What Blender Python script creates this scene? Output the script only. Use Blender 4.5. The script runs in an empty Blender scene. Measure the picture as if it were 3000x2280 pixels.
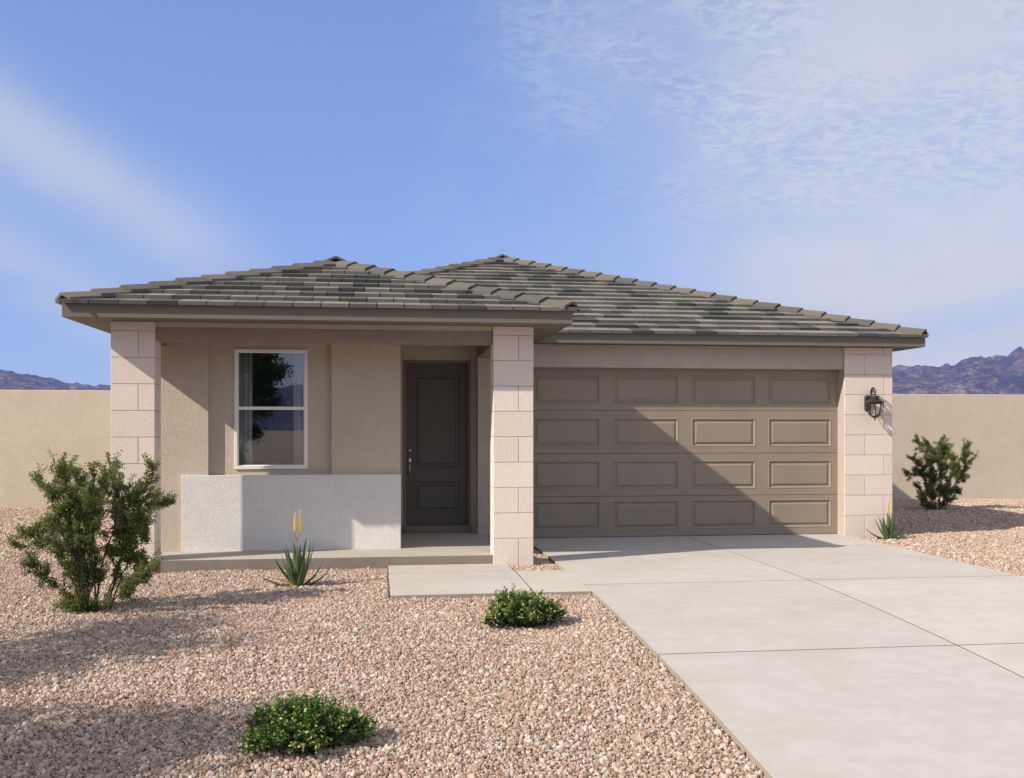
import bpy, bmesh, math, random
import numpy as np
from mathutils import Vector, Matrix, noise

# ------------------------------------------------------------------ camera
sc = bpy.context.scene
COL = sc.collection
CAM_H, CAM_YAW, FPX = 1.587, 0.1318, 2946.15
cd = bpy.data.cameras.new('camera')
cam = bpy.data.objects.new('camera', cd)
COL.objects.link(cam)
cam.location = (0, 0, CAM_H)
cam.rotation_euler = (math.pi / 2, 0, -CAM_YAW)
cd.sensor_fit = 'HORIZONTAL'
cd.sensor_width = 36.0
cd.lens = 36.0 * FPX / 3000.0
cd.shift_y = (1253.74 - 1140.0) / 3000.0
cd.clip_start = 0.05
cd.clip_end = 12000.0
sc.camera = cam

# ------------------------------------------------------------------ light
SUN_D = Vector((1.3245, 0.495, -1.0)).normalized()          # travel direction of the sunlight
SUN_EL = math.asin(-SUN_D.z)
SUN_AZ = math.atan2(-SUN_D.x, -SUN_D.y)
world = bpy.data.worlds.new('World')
sc.world = world
world.use_nodes = True


def build_world():
    nt = world.node_tree
    nd, lk = nt.nodes, nt.links
    bg = nd['Background']
    bg.inputs[1].default_value = 0.105
    sky = nd.new('ShaderNodeTexSky')
    sky.sky_type = 'NISHITA'
    sky.sun_disc = False
    sky.sun_elevation = SUN_EL
    sky.sun_rotation = SUN_AZ % (2 * math.pi)
    sky.air_density = 1.0
    sky.dust_density = 0.0
    sky.ozone_density = 4.0
    sky.altitude = 400

    def M(op, a, b=None, c=None, clamp=False):
        n = nd.new('ShaderNodeMath')
        n.operation = op
        n.use_clamp = clamp
        for i, v in enumerate((a, b, c)):
            if v is None:
                continue
            if isinstance(v, (int, float)):
                n.inputs[i].default_value = v
            else:
                lk.new(v, n.inputs[i])
        return n.outputs[0]

    def smooth(v, a, b, lo=0.0, hi=1.0):
        n = nd.new('ShaderNodeMapRange')
        n.interpolation_type = 'SMOOTHSTEP'
        lk.new(v, n.inputs[0])
        for i, x in enumerate((a, b, lo, hi)):
            n.inputs[i + 1].default_value = x
        return n.outputs[0]

    tc = nd.new('ShaderNodeTexCoord')
    sep = nd.new('ShaderNodeSeparateXYZ')
    lk.new(tc.outputs['Generated'], sep.inputs[0])
    x, y, z = sep.outputs
    az = M('ARCTAN2', x, y)
    el = M('ARCSINE', z)

    def vec(a, b, c=0.0):
        n = nd.new('ShaderNodeCombineXYZ')
        for i, v in enumerate((a, b, c)):
            if isinstance(v, (int, float)):
                n.inputs[i].default_value = v
            else:
                lk.new(v, n.inputs[i])
        return n.outputs[0]

    def fbm(v, scale, det=6, rough=0.55, dist=0.0):
        n = nd.new('ShaderNodeTexNoise')
        lk.new(v, n.inputs['Vector'])
        n.inputs['Scale'].default_value = scale
        n.inputs['Detail'].default_value = det
        n.inputs['Roughness'].default_value = rough
        n.inputs['Distortion'].default_value = dist
        return n.outputs[0]

    # high cloud sheet: the view ray meets a flat layer overhead
    zz = M('ADD', M('MAXIMUM', z, 0.0), 0.10)
    px, py = M('DIVIDE', x, zz), M('DIVIDE', y, zz)
    sheet = vec(px, py)
    streaky = vec(M('ADD', M('MULTIPLY', px, 0.85), M('MULTIPLY', py, 0.25)), M('MULTIPLY', M('SUBTRACT', py, M('MULTIPLY', px, 0.5)), 0.55))
    veil = fbm(streaky, 0.9, 7, 0.6, 0.6)
    ripple = fbm(vec(M('MULTIPLY', px, 0.8), py), 26.0, 4, 0.6, 1.2)
    wob = fbm(vec(az, el, 3.1), 5.0, 3, 0.5)
    azw = M('ADD', az, M('MULTIPLY', M('SUBTRACT', wob, 0.5), 0.25))
    right = M('MULTIPLY', smooth(azw, 0.06, 0.52), smooth(azw, 1.7, 1.1))
    low = smooth(el, 0.46, 0.06, 0.75, 1.0)
    a_veil = M('MULTIPLY', M('MULTIPLY', right, low), smooth(veil, 0.26, 0.60, 0.5, 0.95))
    patch = fbm(vec(az, M('MULTIPLY', el, 1.4), 7.7), 7.0, 4, 0.55)
    rmask = M('MULTIPLY', M('MULTIPLY', smooth(azw, 0.02, 0.42), smooth(el, 0.15, 0.24)), smooth(patch, 0.34, 0.56))
    rs = smooth(ripple, 0.38, 0.62)
    a_rip = M('MULTIPLY', rmask, M('MULTIPLY', rs, 0.42))
    a_veil = M('MULTIPLY', a_veil, M('SUBTRACT', 1.0, M('MULTIPLY', rmask, M('MULTIPLY', M('SUBTRACT', 1.0, rs), 0.2))))
    # one broad streak falling to the right on the left-hand side
    dline = M('ADD', M('SUBTRACT', el, 0.148), M('MULTIPLY', M('ADD', az, 0.115), 0.55))
    dl = M('ADD', dline, M('MULTIPLY', M('SUBTRACT', veil, 0.5), 0.09))
    s1 = M('POWER', 2.718, M('MULTIPLY', M('POWER', M('ABSOLUTE', M('DIVIDE', M('ADD', dl, 0.005), 0.045)), 2.0), -1.0))
    s2 = M('POWER', 2.718, M('MULTIPLY', M('POWER', M('ABSOLUTE', M('DIVIDE', M('ADD', dl, 0.115), 0.034)), 2.0), -0.8))
    fade = M('MULTIPLY', smooth(azw, -0.03, -0.26), smooth(az, -1.3, -0.8))
    a_str = M('MULTIPLY', M('MULTIPLY', M('ADD', s1, M('MULTIPLY', s2, 0.7)), fade), smooth(veil, 0.2, 0.7, 0.38, 0.62))
    # unseen cirrus over the rest of the sky, thickened to brighten the shade
    a_fill = M('MULTIPLY', M('MAXIMUM', smooth(M('ABSOLUTE', az), 0.7, 1.5), smooth(el, 0.48, 0.85)), smooth(veil, 0.3, 0.66, 0.5, 0.92))
    alpha = M('MAXIMUM', M('MAXIMUM', a_veil, a_str), a_fill)
    alpha = M('ADD', alpha, M('MULTIPLY', a_rip, M('SUBTRACT', 1.0, alpha)), clamp=True)
    up = smooth(z, -0.02, 0.04)
    alpha = M('MULTIPLY', alpha, up)

    hs = nd.new('ShaderNodeGamma')          # softer fall-off from horizon to zenith, as the camera recorded it
    hs.inputs['Gamma'].default_value = SKY_GAMMA
    lk.new(sky.outputs[0], hs.inputs['Color'])
    tint = nd.new('ShaderNodeMix')
    tint.data_type = 'RGBA'
    tint.blend_type = 'MULTIPLY'
    tint.inputs[0].default_value = 1.0
    tint.inputs[7].default_value = SKY_TINT
    lk.new(hs.outputs[0], tint.inputs[6])
    mix = nd.new('ShaderNodeMix')
    mix.data_type = 'RGBA'
    lk.new(alpha, mix.inputs[0])
    lk.new(tint.outputs[2], mix.inputs[6])
    mix.inputs[7].default_value = CLOUD
    lk.new(mix.outputs[2], bg.inputs[0])


SKY_GAMMA, SKY_TINT, CLOUD = 0.46, (1.42, 1.86, 2.92, 1), (5.5, 5.6, 5.75, 1)
build_world()
world.cycles.sampling_method = 'MANUAL'
world.cycles.sample_map_resolution = 512

sd = bpy.data.lights.new('sun', 'SUN')
sun = bpy.data.objects.new('sun', sd)
COL.objects.link(sun)
sd.energy = 5.0
sd.angle = math.radians(0.55)
sd.color = (1.0, 0.89, 0.755)
sun.rotation_euler = SUN_D.to_track_quat('-Z', 'Y').to_euler()
sun.location = (-20, -8, 20)

sc.view_settings.view_transform = 'Standard'
sc.view_settings.look = 'None'
sc.view_settings.gamma = 1.0
sc.view_settings.exposure = 0.35
sc.view_settings.use_curve_mapping = False
sc.render.engine = 'CYCLES'
sc.cycles.use_denoising = True
sc.cycles.max_bounces = 6
sc.cycles.diffuse_bounces = 3
sc.cycles.glossy_bounces = 3
sc.cycles.transmission_bounces = 4
sc.cycles.transparent_max_bounces = 12
sc.cycles.volume_bounces = 0

random.seed(7)
RNG = np.random.default_rng(11)


# ------------------------------------------------------------------ materials
class NT:
    def __init__(self, name):
        self.m = bpy.data.materials.new(name)
        self.m.use_nodes = True
        self.t = self.m.node_tree
        self.p = self.t.nodes['Principled BSDF']
        self.out = self.t.nodes['Material Output']
        g = self.t.nodes.new('ShaderNodeNewGeometry')
        self.pos = g.outputs['Position']

    def new(self, kind, **kw):
        n = self.t.nodes.new(kind)
        for k, v in kw.items():
            setattr(n, k, v)
        return n

    def link(self, a, b):
        self.t.links.new(a, b)

    def noise(self, scale, det=4, rough=0.55, dist=0.0, vec=None):
        n = self.new('ShaderNodeTexNoise')
        n.inputs['Scale'].default_value = scale
        n.inputs['Detail'].default_value = det
        n.inputs['Roughness'].default_value = rough
        n.inputs['Distortion'].default_value = dist
        self.link(vec or self.pos, n.inputs['Vector'])
        return n.outputs[0]

    def ramp(self, fac, stops, interp='LINEAR'):
        n = self.new('ShaderNodeValToRGB')
        r = n.color_ramp
        r.interpolation = interp
        while len(r.elements) > 1:
            r.elements.remove(r.elements[-1])
        for i, (p, c) in enumerate(stops):
            e = r.elements[0] if i == 0 else r.elements.new(p)
            e.position = p
            e.color = (*c, 1) if len(c) == 3 else c
        self.link(fac, n.inputs[0])
        return n.outputs[0]

    def rng(self, v, a, b, lo, hi):
        n = self.new('ShaderNodeMapRange')
        self.link(v, n.inputs[0])
        for i, x in enumerate((a, b, lo, hi)):
            n.inputs[i + 1].default_value = x
        return n.outputs[0]

    def math(self, op, a, b=None, clamp=False):
        n = self.new('ShaderNodeMath', operation=op, use_clamp=clamp)
        for i, v in enumerate((a, b)):
            if v is None:
                continue
            if isinstance(v, (int, float)):
                n.inputs[i].default_value = v
            else:
                self.link(v, n.inputs[i])
        return n.outputs[0]

    def mix(self, fac, a, b, blend='MIX'):
        n = self.new('ShaderNodeMix', data_type='RGBA', blend_type=blend)
        for i, v in ((0, fac), (6, a), (7, b)):
            if isinstance(v, (int, float)):
                n.inputs[i].default_value = v
            elif isinstance(v, tuple):
                n.inputs[i].default_value = (*v, 1) if len(v) == 3 else v
            else:
                self.link(v, n.inputs[i])
        return n.outputs[2]

    def bump(self, h, dist, strength=1.0, prev=None):
        n = self.new('ShaderNodeBump')
        n.inputs['Strength'].default_value = strength
        n.inputs['Distance'].default_value = dist
        self.link(h, n.inputs['Height'])
        if prev is not None:
            self.link(prev, n.inputs['Normal'])
        return n.outputs[0]

    def fin(self, col, rough=0.8, nrm=None, spec=0.3, metal=0.0):
        p = self.p
        if isinstance(col, tuple):
            p.inputs['Base Color'].default_value = (*col, 1)
        else:
            self.link(col, p.inputs['Base Color'])
        if isinstance(rough, (int, float)):
            p.inputs['Roughness'].default_value = rough
        else:
            self.link(rough, p.inputs['Roughness'])
        p.inputs['Specular IOR Level'].default_value = spec
        p.inputs['Metallic'].default_value = metal
        if nrm is not None:
            self.link(nrm, p.inputs['Normal'])
        return self.m


def scl(c, k):
    return tuple(min(1, v * k) for v in c)


def stucco(name, col, var=0.10, grain=110.0, depth=0.006):
    n = NT(name)
    big = n.noise(1.6, 5, 0.6, 0.4)
    mid = n.noise(9, 5, 0.65)
    fine = n.noise(grain, 3, 0.6)
    c = n.ramp(big, [(0.3, scl(col, 1 - var)), (0.7, scl(col, 1 + var * .6))])
    c = n.mix(n.rng(mid, .35, .7, 0, .5), c, scl(col, .82))
    c = n.mix(n.rng(fine, .3, .7, 0.0, .35), c, scl(col, .72))
    grit = n.noise(48, 4, .7)
    c = n.mix(n.rng(grit, .42, .68, 0.0, .30), c, scl(col, .70))
    b = n.bump(fine, depth * 2.2, 1.0)
    b = n.bump(grit, .012, .6, b)
    b = n.bump(n.noise(32, 3, .5), 0.010, .5, b)
    b = n.bump(mid, 0.012, .3, b)
    return n.fin(c, .92, b, .15)


def paint(name, col, rough=.55, grain=60.0, depth=.0008, var=.06, spec=.35):
    n = NT(name)
    big = n.noise(2.2, 5, .6)
    fine = n.noise(grain, 4, .6)
    c = n.ramp(big, [(.3, scl(col, 1 - var)), (.7, scl(col, 1 + var))])
    c = n.mix(n.rng(fine, .3, .7, 0, .12), c, scl(col, .8))
    return n.fin(c, n.rng(big, .3, .7, rough - .06, rough + .1), n.bump(fine, depth), spec)


def concrete(name, col):
    n = NT(name)
    stretch = n.new('ShaderNodeMapping')
    stretch.inputs['Scale'].default_value = (.85, 1.2, 1)
    n.link(n.pos, stretch.inputs['Vector'])
    big = n.noise(.9, 6, .62, .5, stretch.outputs[0])
    mid = n.noise(5, 6, .65, .2, stretch.outputs[0])
    fine = n.noise(140, 3, .7)
    c = n.ramp(big, [(.3, (col[0] * .88, col[1] * .87, col[2] * .84)), (.5, col), (.72, (col[0] * 1.05, col[1] * 1.06, col[2] * 1.09))])
    c = n.mix(n.rng(mid, .40, .70, 0, .75), c, (col[0] * .86, col[1] * .85, col[2] * .83))
    c = n.mix(n.rng(fine, .35, .7, 0, .3), c, scl(col, .82))
    # pale flecks and a few dark pits
    v = n.new('ShaderNodeTexVoronoi')
    v.inputs['Scale'].default_value = 9.0
    n.link(n.pos, v.inputs['Vector'])
    gate = n.rng(n.noise(2.3, 2), .56, .6, 0, 1)
    fleck = n.math('MULTIPLY', n.rng(v.outputs['Distance'], .05, .09, 1, 0), gate)
    c = n.mix(n.math('MULTIPLY', fleck, .75), c, scl(col, 1.45))
    rnd = n.new('ShaderNodeObjectInfo').outputs['Random']
    c = n.mix(1.0, c, n.ramp(rnd, [(0, (.95, .95, .95)), (1, (1.03, 1.02, 1.0))]), 'MULTIPLY')
    b = n.bump(fine, .0015, .7)
    b = n.bump(mid, .004, .25, b)
    return n.fin(c, n.rng(mid, .3, .7, .72, .9), b, .25)


def m_block():
    n = NT('split_face_block')
    col = (.80, .695, .615)
    rnd = n.new('ShaderNodeObjectInfo').outputs['Random']
    mid = n.noise(26, 5, .7)
    fine = n.noise(85, 4, .7)
    c = n.ramp(rnd, [(0, scl(col, .95)), (1, scl(col, 1.05))])
    c = n.mix(n.rng(mid, .35, .75, 0, .3), c, scl(col, .86))
    pit = n.rng(n.noise(58, 2, .5), .60, .70, 0, 1)
    c = n.mix(n.math('MULTIPLY', pit, .25), c, scl(col, .66))
    b = n.bump(fine, .010, .9)
    b = n.bump(mid, .007, .5, b)
    b = n.bump(pit, -.004, .6, b)
    return n.fin(c, .93, b, .12)


def m_tile():
    n = NT('concrete_roof_tile')
    oi = n.new('ShaderNodeObjectInfo')
    at = n.new('ShaderNodeAttribute', attribute_name='tint')
    r = n.math('FRACT', n.math('ADD', oi.outputs['Random'], at.outputs['Fac']))
    c = n.ramp(r, [(0, (.232, .220, .192)), (.26, (.268, .252, .218)), (.48, (.205, .197, .175)), (.60, (.165, .161, .146)),
                   (.74, (.118, .120, .111)), (.88, (.080, .086, .081))], 'CONSTANT')
    mid = n.noise(7, 5, .65)
    fine = n.noise(90, 3, .6)
    c = n.mix(n.rng(mid, .35, .75, 0, .5), c, n.mix(1.0, c, (.72, .74, .72), 'MULTIPLY'))
    c = n.mix(n.rng(fine, .3, .7, 0, .25), c, (.09, .09, .085))
    return n.fin(c, .86, n.bump(fine, .0016, .7), .2)


def m_tile_cap():
    n = NT('hip_cap_tile')
    oi = n.new('ShaderNodeObjectInfo')
    at = n.new('ShaderNodeAttribute', attribute_name='tint')
    r = n.math('FRACT', n.math('ADD', oi.outputs['Random'], at.outputs['Fac']))
    c = n.ramp(r, [(0, (.158, .146, .118)), (.5, (.132, .125, .105)), (.8, (.105, .103, .090))], 'CONSTANT')
    mid = n.noise(8, 5, .65)
    fine = n.noise(90, 3, .6)
    c = n.mix(n.rng(mid, .35, .75, 0, .45), c, (.105, .10, .085))
    return n.fin(c, .86, n.bump(fine, .0016, .7), .2)


def m_leaf(name, stops, trans=.35, rough=.55):
    n = NT(name)
    at = n.new('ShaderNodeAttribute', attribute_name='tint')
    c = n.ramp(at.outputs['Fac'], stops)
    m = n.fin(c, rough, None, .3)
    tr = n.new('ShaderNodeBsdfTranslucent')
    n.link(c, tr.inputs['Color'])
    mx = n.new('ShaderNodeMixShader')
    mx.inputs[0].default_value = trans
    n.link(n.p.outputs[0], mx.inputs[1])
    n.link(tr.outputs[0], mx.inputs[2])
    n.link(mx.outputs[0], n.out.inputs['Surface'])
    return m


def m_bark():
    n = NT('shrub_bark')
    f = n.noise(60, 4, .6)
    return n.fin(n.ramp(f, [(.3, (.045, .036, .028)), (.7, (.12, .095, .07))]), .9, n.bump(f, .002), .1)


GRAVEL_STOPS = [(0, (.32, .215, .158)), (.14, (.40, .285, .218)), (.31, (.475, .355, .280)), (.49, (.52, .41, .33)), (.62, (.36, .255, .20)),
                (.74, (.55, .465, .385)), (.85, (.44, .40, .365)), (.95, (.62, .57, .515))]


def m_stone():
    n = NT('gravel_stone')
    oi = n.new('ShaderNodeObjectInfo')
    c = n.ramp(oi.outputs['Random'], GRAVEL_STOPS, 'CONSTANT')
    f = n.noise(55, 4, .6)
    c = n.mix(n.rng(f, .3, .75, 0, .35), c, n.mix(1.0, c, (.72, .66, .62), 'MULTIPLY'))
    return n.fin(c, .88, n.bump(f, .004, .5), .2)


def m_ground():
    n = NT('gravel_ground')
    v = n.new('ShaderNodeTexVoronoi')
    v.inputs['Scale'].default_value = 32.0
    n.link(n.pos, v.inputs['Vector'])
    sepc = n.new('ShaderNodeSeparateColor')
    n.link(v.outputs['Color'], sepc.inputs[0])
    c = n.ramp(sepc.outputs[0], [(p, scl(k, .86)) for p, k in GRAVEL_STOPS], 'CONSTANT')
    big = n.noise(.15, 4, .6)
    c = n.mix(n.rng(big, .35, .7, 0, .35), c, (.40, .33, .28))
    scrub = n.noise(.55, 5, .65)
    far = n.new('ShaderNodeVectorMath', operation='LENGTH')
    n.link(n.pos, far.inputs[0])
    away = n.rng(far.outputs['Value'], 26, 45, 0, 1)
    c = n.mix(n.math('MULTIPLY', n.rng(scrub, .45, .6, 0, .75), away), c, (.16, .155, .12))
    h = n.rng(v.outputs['Distance'], 0, .6, 1, 0)
    return n.fin(c, .92, n.bump(h, .02, .8), .15)


def m_mountain():
    n = NT('desert_rock')
    a = n.noise(.012, 8, .68, .6)
    b = n.noise(.06, 6, .7)
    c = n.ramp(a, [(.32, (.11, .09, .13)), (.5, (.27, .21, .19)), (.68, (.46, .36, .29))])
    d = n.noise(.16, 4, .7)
    c = n.mix(n.rng(b, .42, .54, 0, .92), c, (.032, .042, .150))  # blue of the shaded slopes put into the rock colour as patches
    c = n.mix(n.rng(d, .46, .56, 0, .7), c, (.045, .052, .150))  # finer patches of the same painted shadow blue
    bb = n.bump(d, 6.0, 1.0)
    bb = n.bump(b, 14.0, 1.0, bb)
    bb = n.bump(a, 40.0, .8, bb)
    return n.fin(c, .95, bb, .05)


def m_glass():
    n = NT('window_glass')
    t = n.new('ShaderNodeBsdfTransparent')
    t.inputs[0].default_value = (.80, .83, .82, 1)
    g = n.new('ShaderNodeBsdfGlossy')
    g.inputs['Roughness'].default_value = .004
    g.inputs['Color'].default_value = (.95, .97, 1, 1)
    fr = n.new('ShaderNodeFresnel')
    fr.inputs[0].default_value = 1.5
    fac = n.math('ADD', n.math('MULTIPLY', fr.outputs[0], 2.2), .10, True)
    mx = n.new('ShaderNodeMixShader')
    n.link(fac, mx.inputs[0])
    n.link(t.outputs[0], mx.inputs[1])
    n.link(g.outputs[0], mx.inputs[2])
    n.link(mx.outputs[0], n.out.inputs['Surface'])
    return n.m


MT = dict(
    wall=stucco('tan_stucco', (.67, .585, .475)),
    white_wall=stucco('off_white_stucco', (.87, .86, .84), .06),
    header=stucco('header_stucco', (.58, .50, .43)),
    shaded_beam=stucco('shaded_beam_stucco', (.36, .295, .23)),  # porch beams: stucco darkened, recess shade put into the colour
    yard=stucco('yard_wall_stucco', (.71, .625, .50), .08, 70, .009),
    block=m_block(),
    mortar=stucco('block_joint', (.40, .335, .295), .05),
    fascia=paint('brown_fascia_paint', (.160, .143, .116), .65, 40),
    garage=paint('taupe_garage_paint', (.285, .237, .182), .5, 85, .0012),
    seam=paint('door_seam_rubber', (.03, .028, .026), .8),
    door=paint('charcoal_door_paint', (.100, .090, .075), .45, 70, .0012),
    jamb=paint('door_jamb_paint', (.20, .165, .125), .7, 60),
    vinyl=paint('white_vinyl', (.80, .79, .78), .4, 30, .0003, .02),
    steel=None, glass=m_glass(),
    curtain=paint('curtain_cloth', (.85, .84, .82), .9, 200, .0006, .04, .1),
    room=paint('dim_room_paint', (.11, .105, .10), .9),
    slab=concrete('driveway_concrete', (.51, .478, .45)),
    porch=concrete('porch_concrete', (.46, .425, .38)),
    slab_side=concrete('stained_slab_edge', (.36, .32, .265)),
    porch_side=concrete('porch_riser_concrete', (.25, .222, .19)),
    filler=paint('joint_filler', (.05, .045, .04), .9),
    tile=m_tile(), cap=m_tile_cap(), deck=paint('roof_underlay', (.045, .042, .04), .95),
    bark=m_bark(),
    creosote=m_leaf('creosote_leaf', [(0, (.088, .120, .030)), (.45, (.170, .215, .060)), (.8, (.245, .285, .088)), (1, (.31, .33, .12))], .48),
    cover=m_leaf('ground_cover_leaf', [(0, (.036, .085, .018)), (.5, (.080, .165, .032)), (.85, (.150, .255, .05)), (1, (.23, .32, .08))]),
    petal=m_leaf('pale_yellow_petal', [(0, (.50, .52, .16)), (1, (.70, .66, .30))]),
    pink=m_leaf('faded_pink_bloom', [(0, (.42, .22, .24)), (1, (.52, .34, .34))]),
    tree=m_leaf('tree_leaf', [(0, (.045, .085, .02)), (.6, (.08, .15, .03)), (1, (.14, .22, .05))], .5),
    iron=paint('dark_bronze_metal', (.022, .018, .016), .38, 60, .0006, .15, .6),
    stone=m_stone(), ground=m_ground(), rock=m_mountain(),
    road=paint('asphalt', (.055, .053, .05), .9, 80, .004),
)


def m_steel():
    n = NT('satin_nickel')
    return n.fin((.58, .56, .53), .28, None, .5, 1.0)


def m_aloe():
    n = NT('aloe_flesh')
    f = n.noise(26, 4, .6)
    oi = n.new('ShaderNodeObjectInfo')
    c = n.ramp(f, [(.3, (.050, .088, .034)), (.55, (.082, .130, .052)), (.8, (.13, .175, .080))])
    c = n.mix(n.rng(oi.outputs['Random'], 0, 1, 0, .35), c, (.045, .085, .04))
    return n.fin(c, .42, n.bump(f, .002), .4)


def simple(name, col, rough=.6, amt=.2, scale=40):
    n = NT(name)
    f = n.noise(scale, 3, .6)
    return n.fin(n.ramp(f, [(.3, scl(col, 1 - amt)), (.7, scl(col, 1 + amt))]), rough, None, .3)


MT['steel'] = m_steel()
MT['aloe'] = m_aloe()
MT['aloe_dry'] = simple('dry_aloe_leaf', (.42, .26, .06), .6)
MT['stalk'] = simple('aloe_stalk', (.33, .20, .10), .7)
MT['bloom'] = simple('yellow_aloe_bloom', (.80, .60, .12), .55)


# ------------------------------------------------------------------ helpers
def put(o, parent=None):
    COL.objects.link(o)
    if parent is not None:
        o.parent = parent
        if 'base' in parent:
            b = parent['base']
            o.matrix_parent_inverse = Matrix.Translation((-b[0], -b[1], -b[2]))
    return o


def mesh(name, verts, faces, mat=None, smooth=False):
    me = bpy.data.meshes.new(name)
    me.from_pydata([tuple(v) for v in verts], [], faces)
    if mat:
        me.materials.append(MT[mat] if isinstance(mat, str) else mat)
    if smooth:
        me.polygons.foreach_set('use_smooth', [True] * len(me.polygons))
    me.update()
    return me


def from_bm(name, bm, mat=None, smooth=False):
    bmesh.ops.recalc_face_normals(bm, faces=bm.faces)
    me = bpy.data.meshes.new(name)
    bm.to_mesh(me)
    bm.free()
    if mat:
        me.materials.append(MT[mat] if isinstance(mat, str) else mat)
    if smooth:
        me.polygons.foreach_set('use_smooth', [True] * len(me.polygons))
    return me


def obj(name, me, parent=None, mtx=None):
    o = bpy.data.objects.new(name, me)
    put(o, parent)
    if mtx is not None:
        o.matrix_basis = mtx
    return o


def thing(name, base, label=None, cat=None, group=None, kind=None):
    o = bpy.data.objects.new(name, None)
    COL.objects.link(o)
    o.location = base
    o.empty_display_size = .2
    o['base'] = list(base)
    return tag(o, label, cat, group, kind)


def tag(o, label=None, cat=None, group=None, kind=None):
    for k, v in (('label', label), ('category', cat), ('group', group), ('kind', kind)):
        if v:
            o[k] = v
    return o


def bm_box(bm, x0, x1, y0, y1, z0, z1, bev=0.0, seg=1):
    r = bmesh.ops.create_cube(bm, size=1.0)
    vs = r['verts']
    for v in vs:
        v.co = Vector((x0 + (v.co.x + .5) * (x1 - x0), y0 + (v.co.y + .5) * (y1 - y0), z0 + (v.co.z + .5) * (z1 - z0)))
    if bev:
        es = list({e for v in vs for e in v.link_edges})
        bmesh.ops.bevel(bm, geom=es, offset=bev, segments=seg, affect='EDGES', profile=.5)
    return bm


def boxes(name, lst, mat, parent=None, bev=0.0, seg=1):
    bm = bmesh.new()
    for b in lst:
        bm_box(bm, *b, bev=bev, seg=seg)
    return obj(name, from_bm(name, bm, mat), parent)


def tube(pts, rads, sides=6, closed=True):
    pts = [Vector(p) for p in pts]
    V, F = [], []
    n = len(pts)
    ref = Vector((0, 0, 1)) if abs((pts[-1] - pts[0]).normalized().z) < .9 else Vector((1, 0, 0))
    for i, p in enumerate(pts):
        d = (pts[min(i + 1, n - 1)] - pts[max(i - 1, 0)]).normalized()
        a = d.cross(ref).normalized()
        b = d.cross(a)
        r = rads[i] if hasattr(rads, '__len__') else rads
        for k in range(sides):
            t = 2 * math.pi * k / sides
            V.append(p + a * (r * math.cos(t)) + b * (r * math.sin(t)))
    for i in range(n - 1):
        for k in range(sides):
            k2 = (k + 1) % sides
            F.append((i * sides + k, i * sides + k2, (i + 1) * sides + k2, (i + 1) * sides + k))
    if closed:
        F.append(tuple(range(sides))[::-1])
        F.append(tuple((n - 1) * sides + k for k in range(sides)))
    return V, F


def join(parts):
    V, F = [], []
    for v, f in parts:
        o = len(V)
        V += list(v)
        F += [tuple(i + o for i in q) for q in f]
    return V, F


def lathe(prof, sides, cx=0, cy=0, cz=0, rot=0.0):
    V, F = [], []
    for r, z in prof:
        for k in range(sides):
            t = 2 * math.pi * k / sides + rot
            V.append((cx + r * math.cos(t), cy + r * math.sin(t), cz + z))
    for i in range(len(prof) - 1):
        for k in range(sides):
            k2 = (k + 1) % sides
            F.append((i * sides + k, i * sides + k2, (i + 1) * sides + k2, (i + 1) * sides + k))
    F.append(tuple(range(sides))[::-1])
    F.append(tuple((len(prof) - 1) * sides + k for k in range(sides)))
    return V, F


def leaf_mesh(name, P, D, L, W, mat, tint, fold=.25, up=.5):
    """many folded diamond leaves: P base points, D axes"""
    n = len(P)
    D = D / np.linalg.norm(D, axis=1, keepdims=True)
    R = RNG.normal(size=(n, 3))
    R[:, 2] += up * 2
    S = np.cross(D, R)
    S /= np.linalg.norm(S, axis=1, keepdims=True) + 1e-9
    N = np.cross(S, D)
    L, W = np.broadcast_to(L, n)[:, None], np.broadcast_to(W, n)[:, None]
    V = np.empty((n, 4, 3))
    V[:, 0] = P
    V[:, 1] = P + D * L * .5 + S * W * .5 + N * W * fold
    V[:, 2] = P + D * L
    V[:, 3] = P + D * L * .5 - S * W * .5 + N * W * fold
    i = np.arange(n) * 4
    F = np.empty((n, 2, 3), int)
    F[:, 0] = np.stack([i, i + 1, i + 2], 1)
    F[:, 1] = np.stack([i, i + 2, i + 3], 1)
    me = bpy.data.meshes.new(name)
    me.vertices.add(n * 4)
    me.vertices.foreach_set('co', V.reshape(-1))
    me.loops.add(n * 6)
    me.loops.foreach_set('vertex_index', F.reshape(-1).astype(np.int32))
    me.polygons.add(n * 2)
    me.polygons.foreach_set('loop_start', np.arange(0, n * 6, 3, dtype=np.int32))
    me.update(calc_edges=True)
    me.materials.append(MT[mat])
    a = me.attributes.new('tint', 'FLOAT', 'FACE')
    a.data.foreach_set('value', np.repeat(np.clip(tint, 0, 1), 2).astype(np.float32))
    return me


# ------------------------------------------------------------------ ground profile
def gz(y):
    """height of the paved surface: level by the house, falling to the street"""
    if y >= 11.71:
        return -.104
    if y >= 6:
        return -.104 - .0073 * (11.71 - y) ** 2
    b = -.104 - .0073 * 5.71 ** 2
    return max(b - (6 - y) * .0834, -.92)


def bumpy(x, y):
    return .014 * noise.noise((x * .55, y * .55, 3.0)) + .006 * noise.noise((x * 1.9, y * 1.9, 8.0))


XL, XC, XR = 2.2026, 4.7628, 7.2932        # driveway edges and middle joint
YJ = [15.27, 13.661, 10.698, 7.789, 4.85, 1.95, -.95]
WX0, WXJ, WY0, WY1 = .112, 1.60, 10.292, 11.774
YP = 12.435                                 # porch column front plane
YWALL, YREC, YLOW = 13.345, 13.42, 13.30    # porch wall, window recess, low wall
YDW = 15.27                                 # entry door wall
YG, YGD = 14.99, 15.22                      # garage front, garage door
GS = .042                                   # ground sheet below the paving


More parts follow.
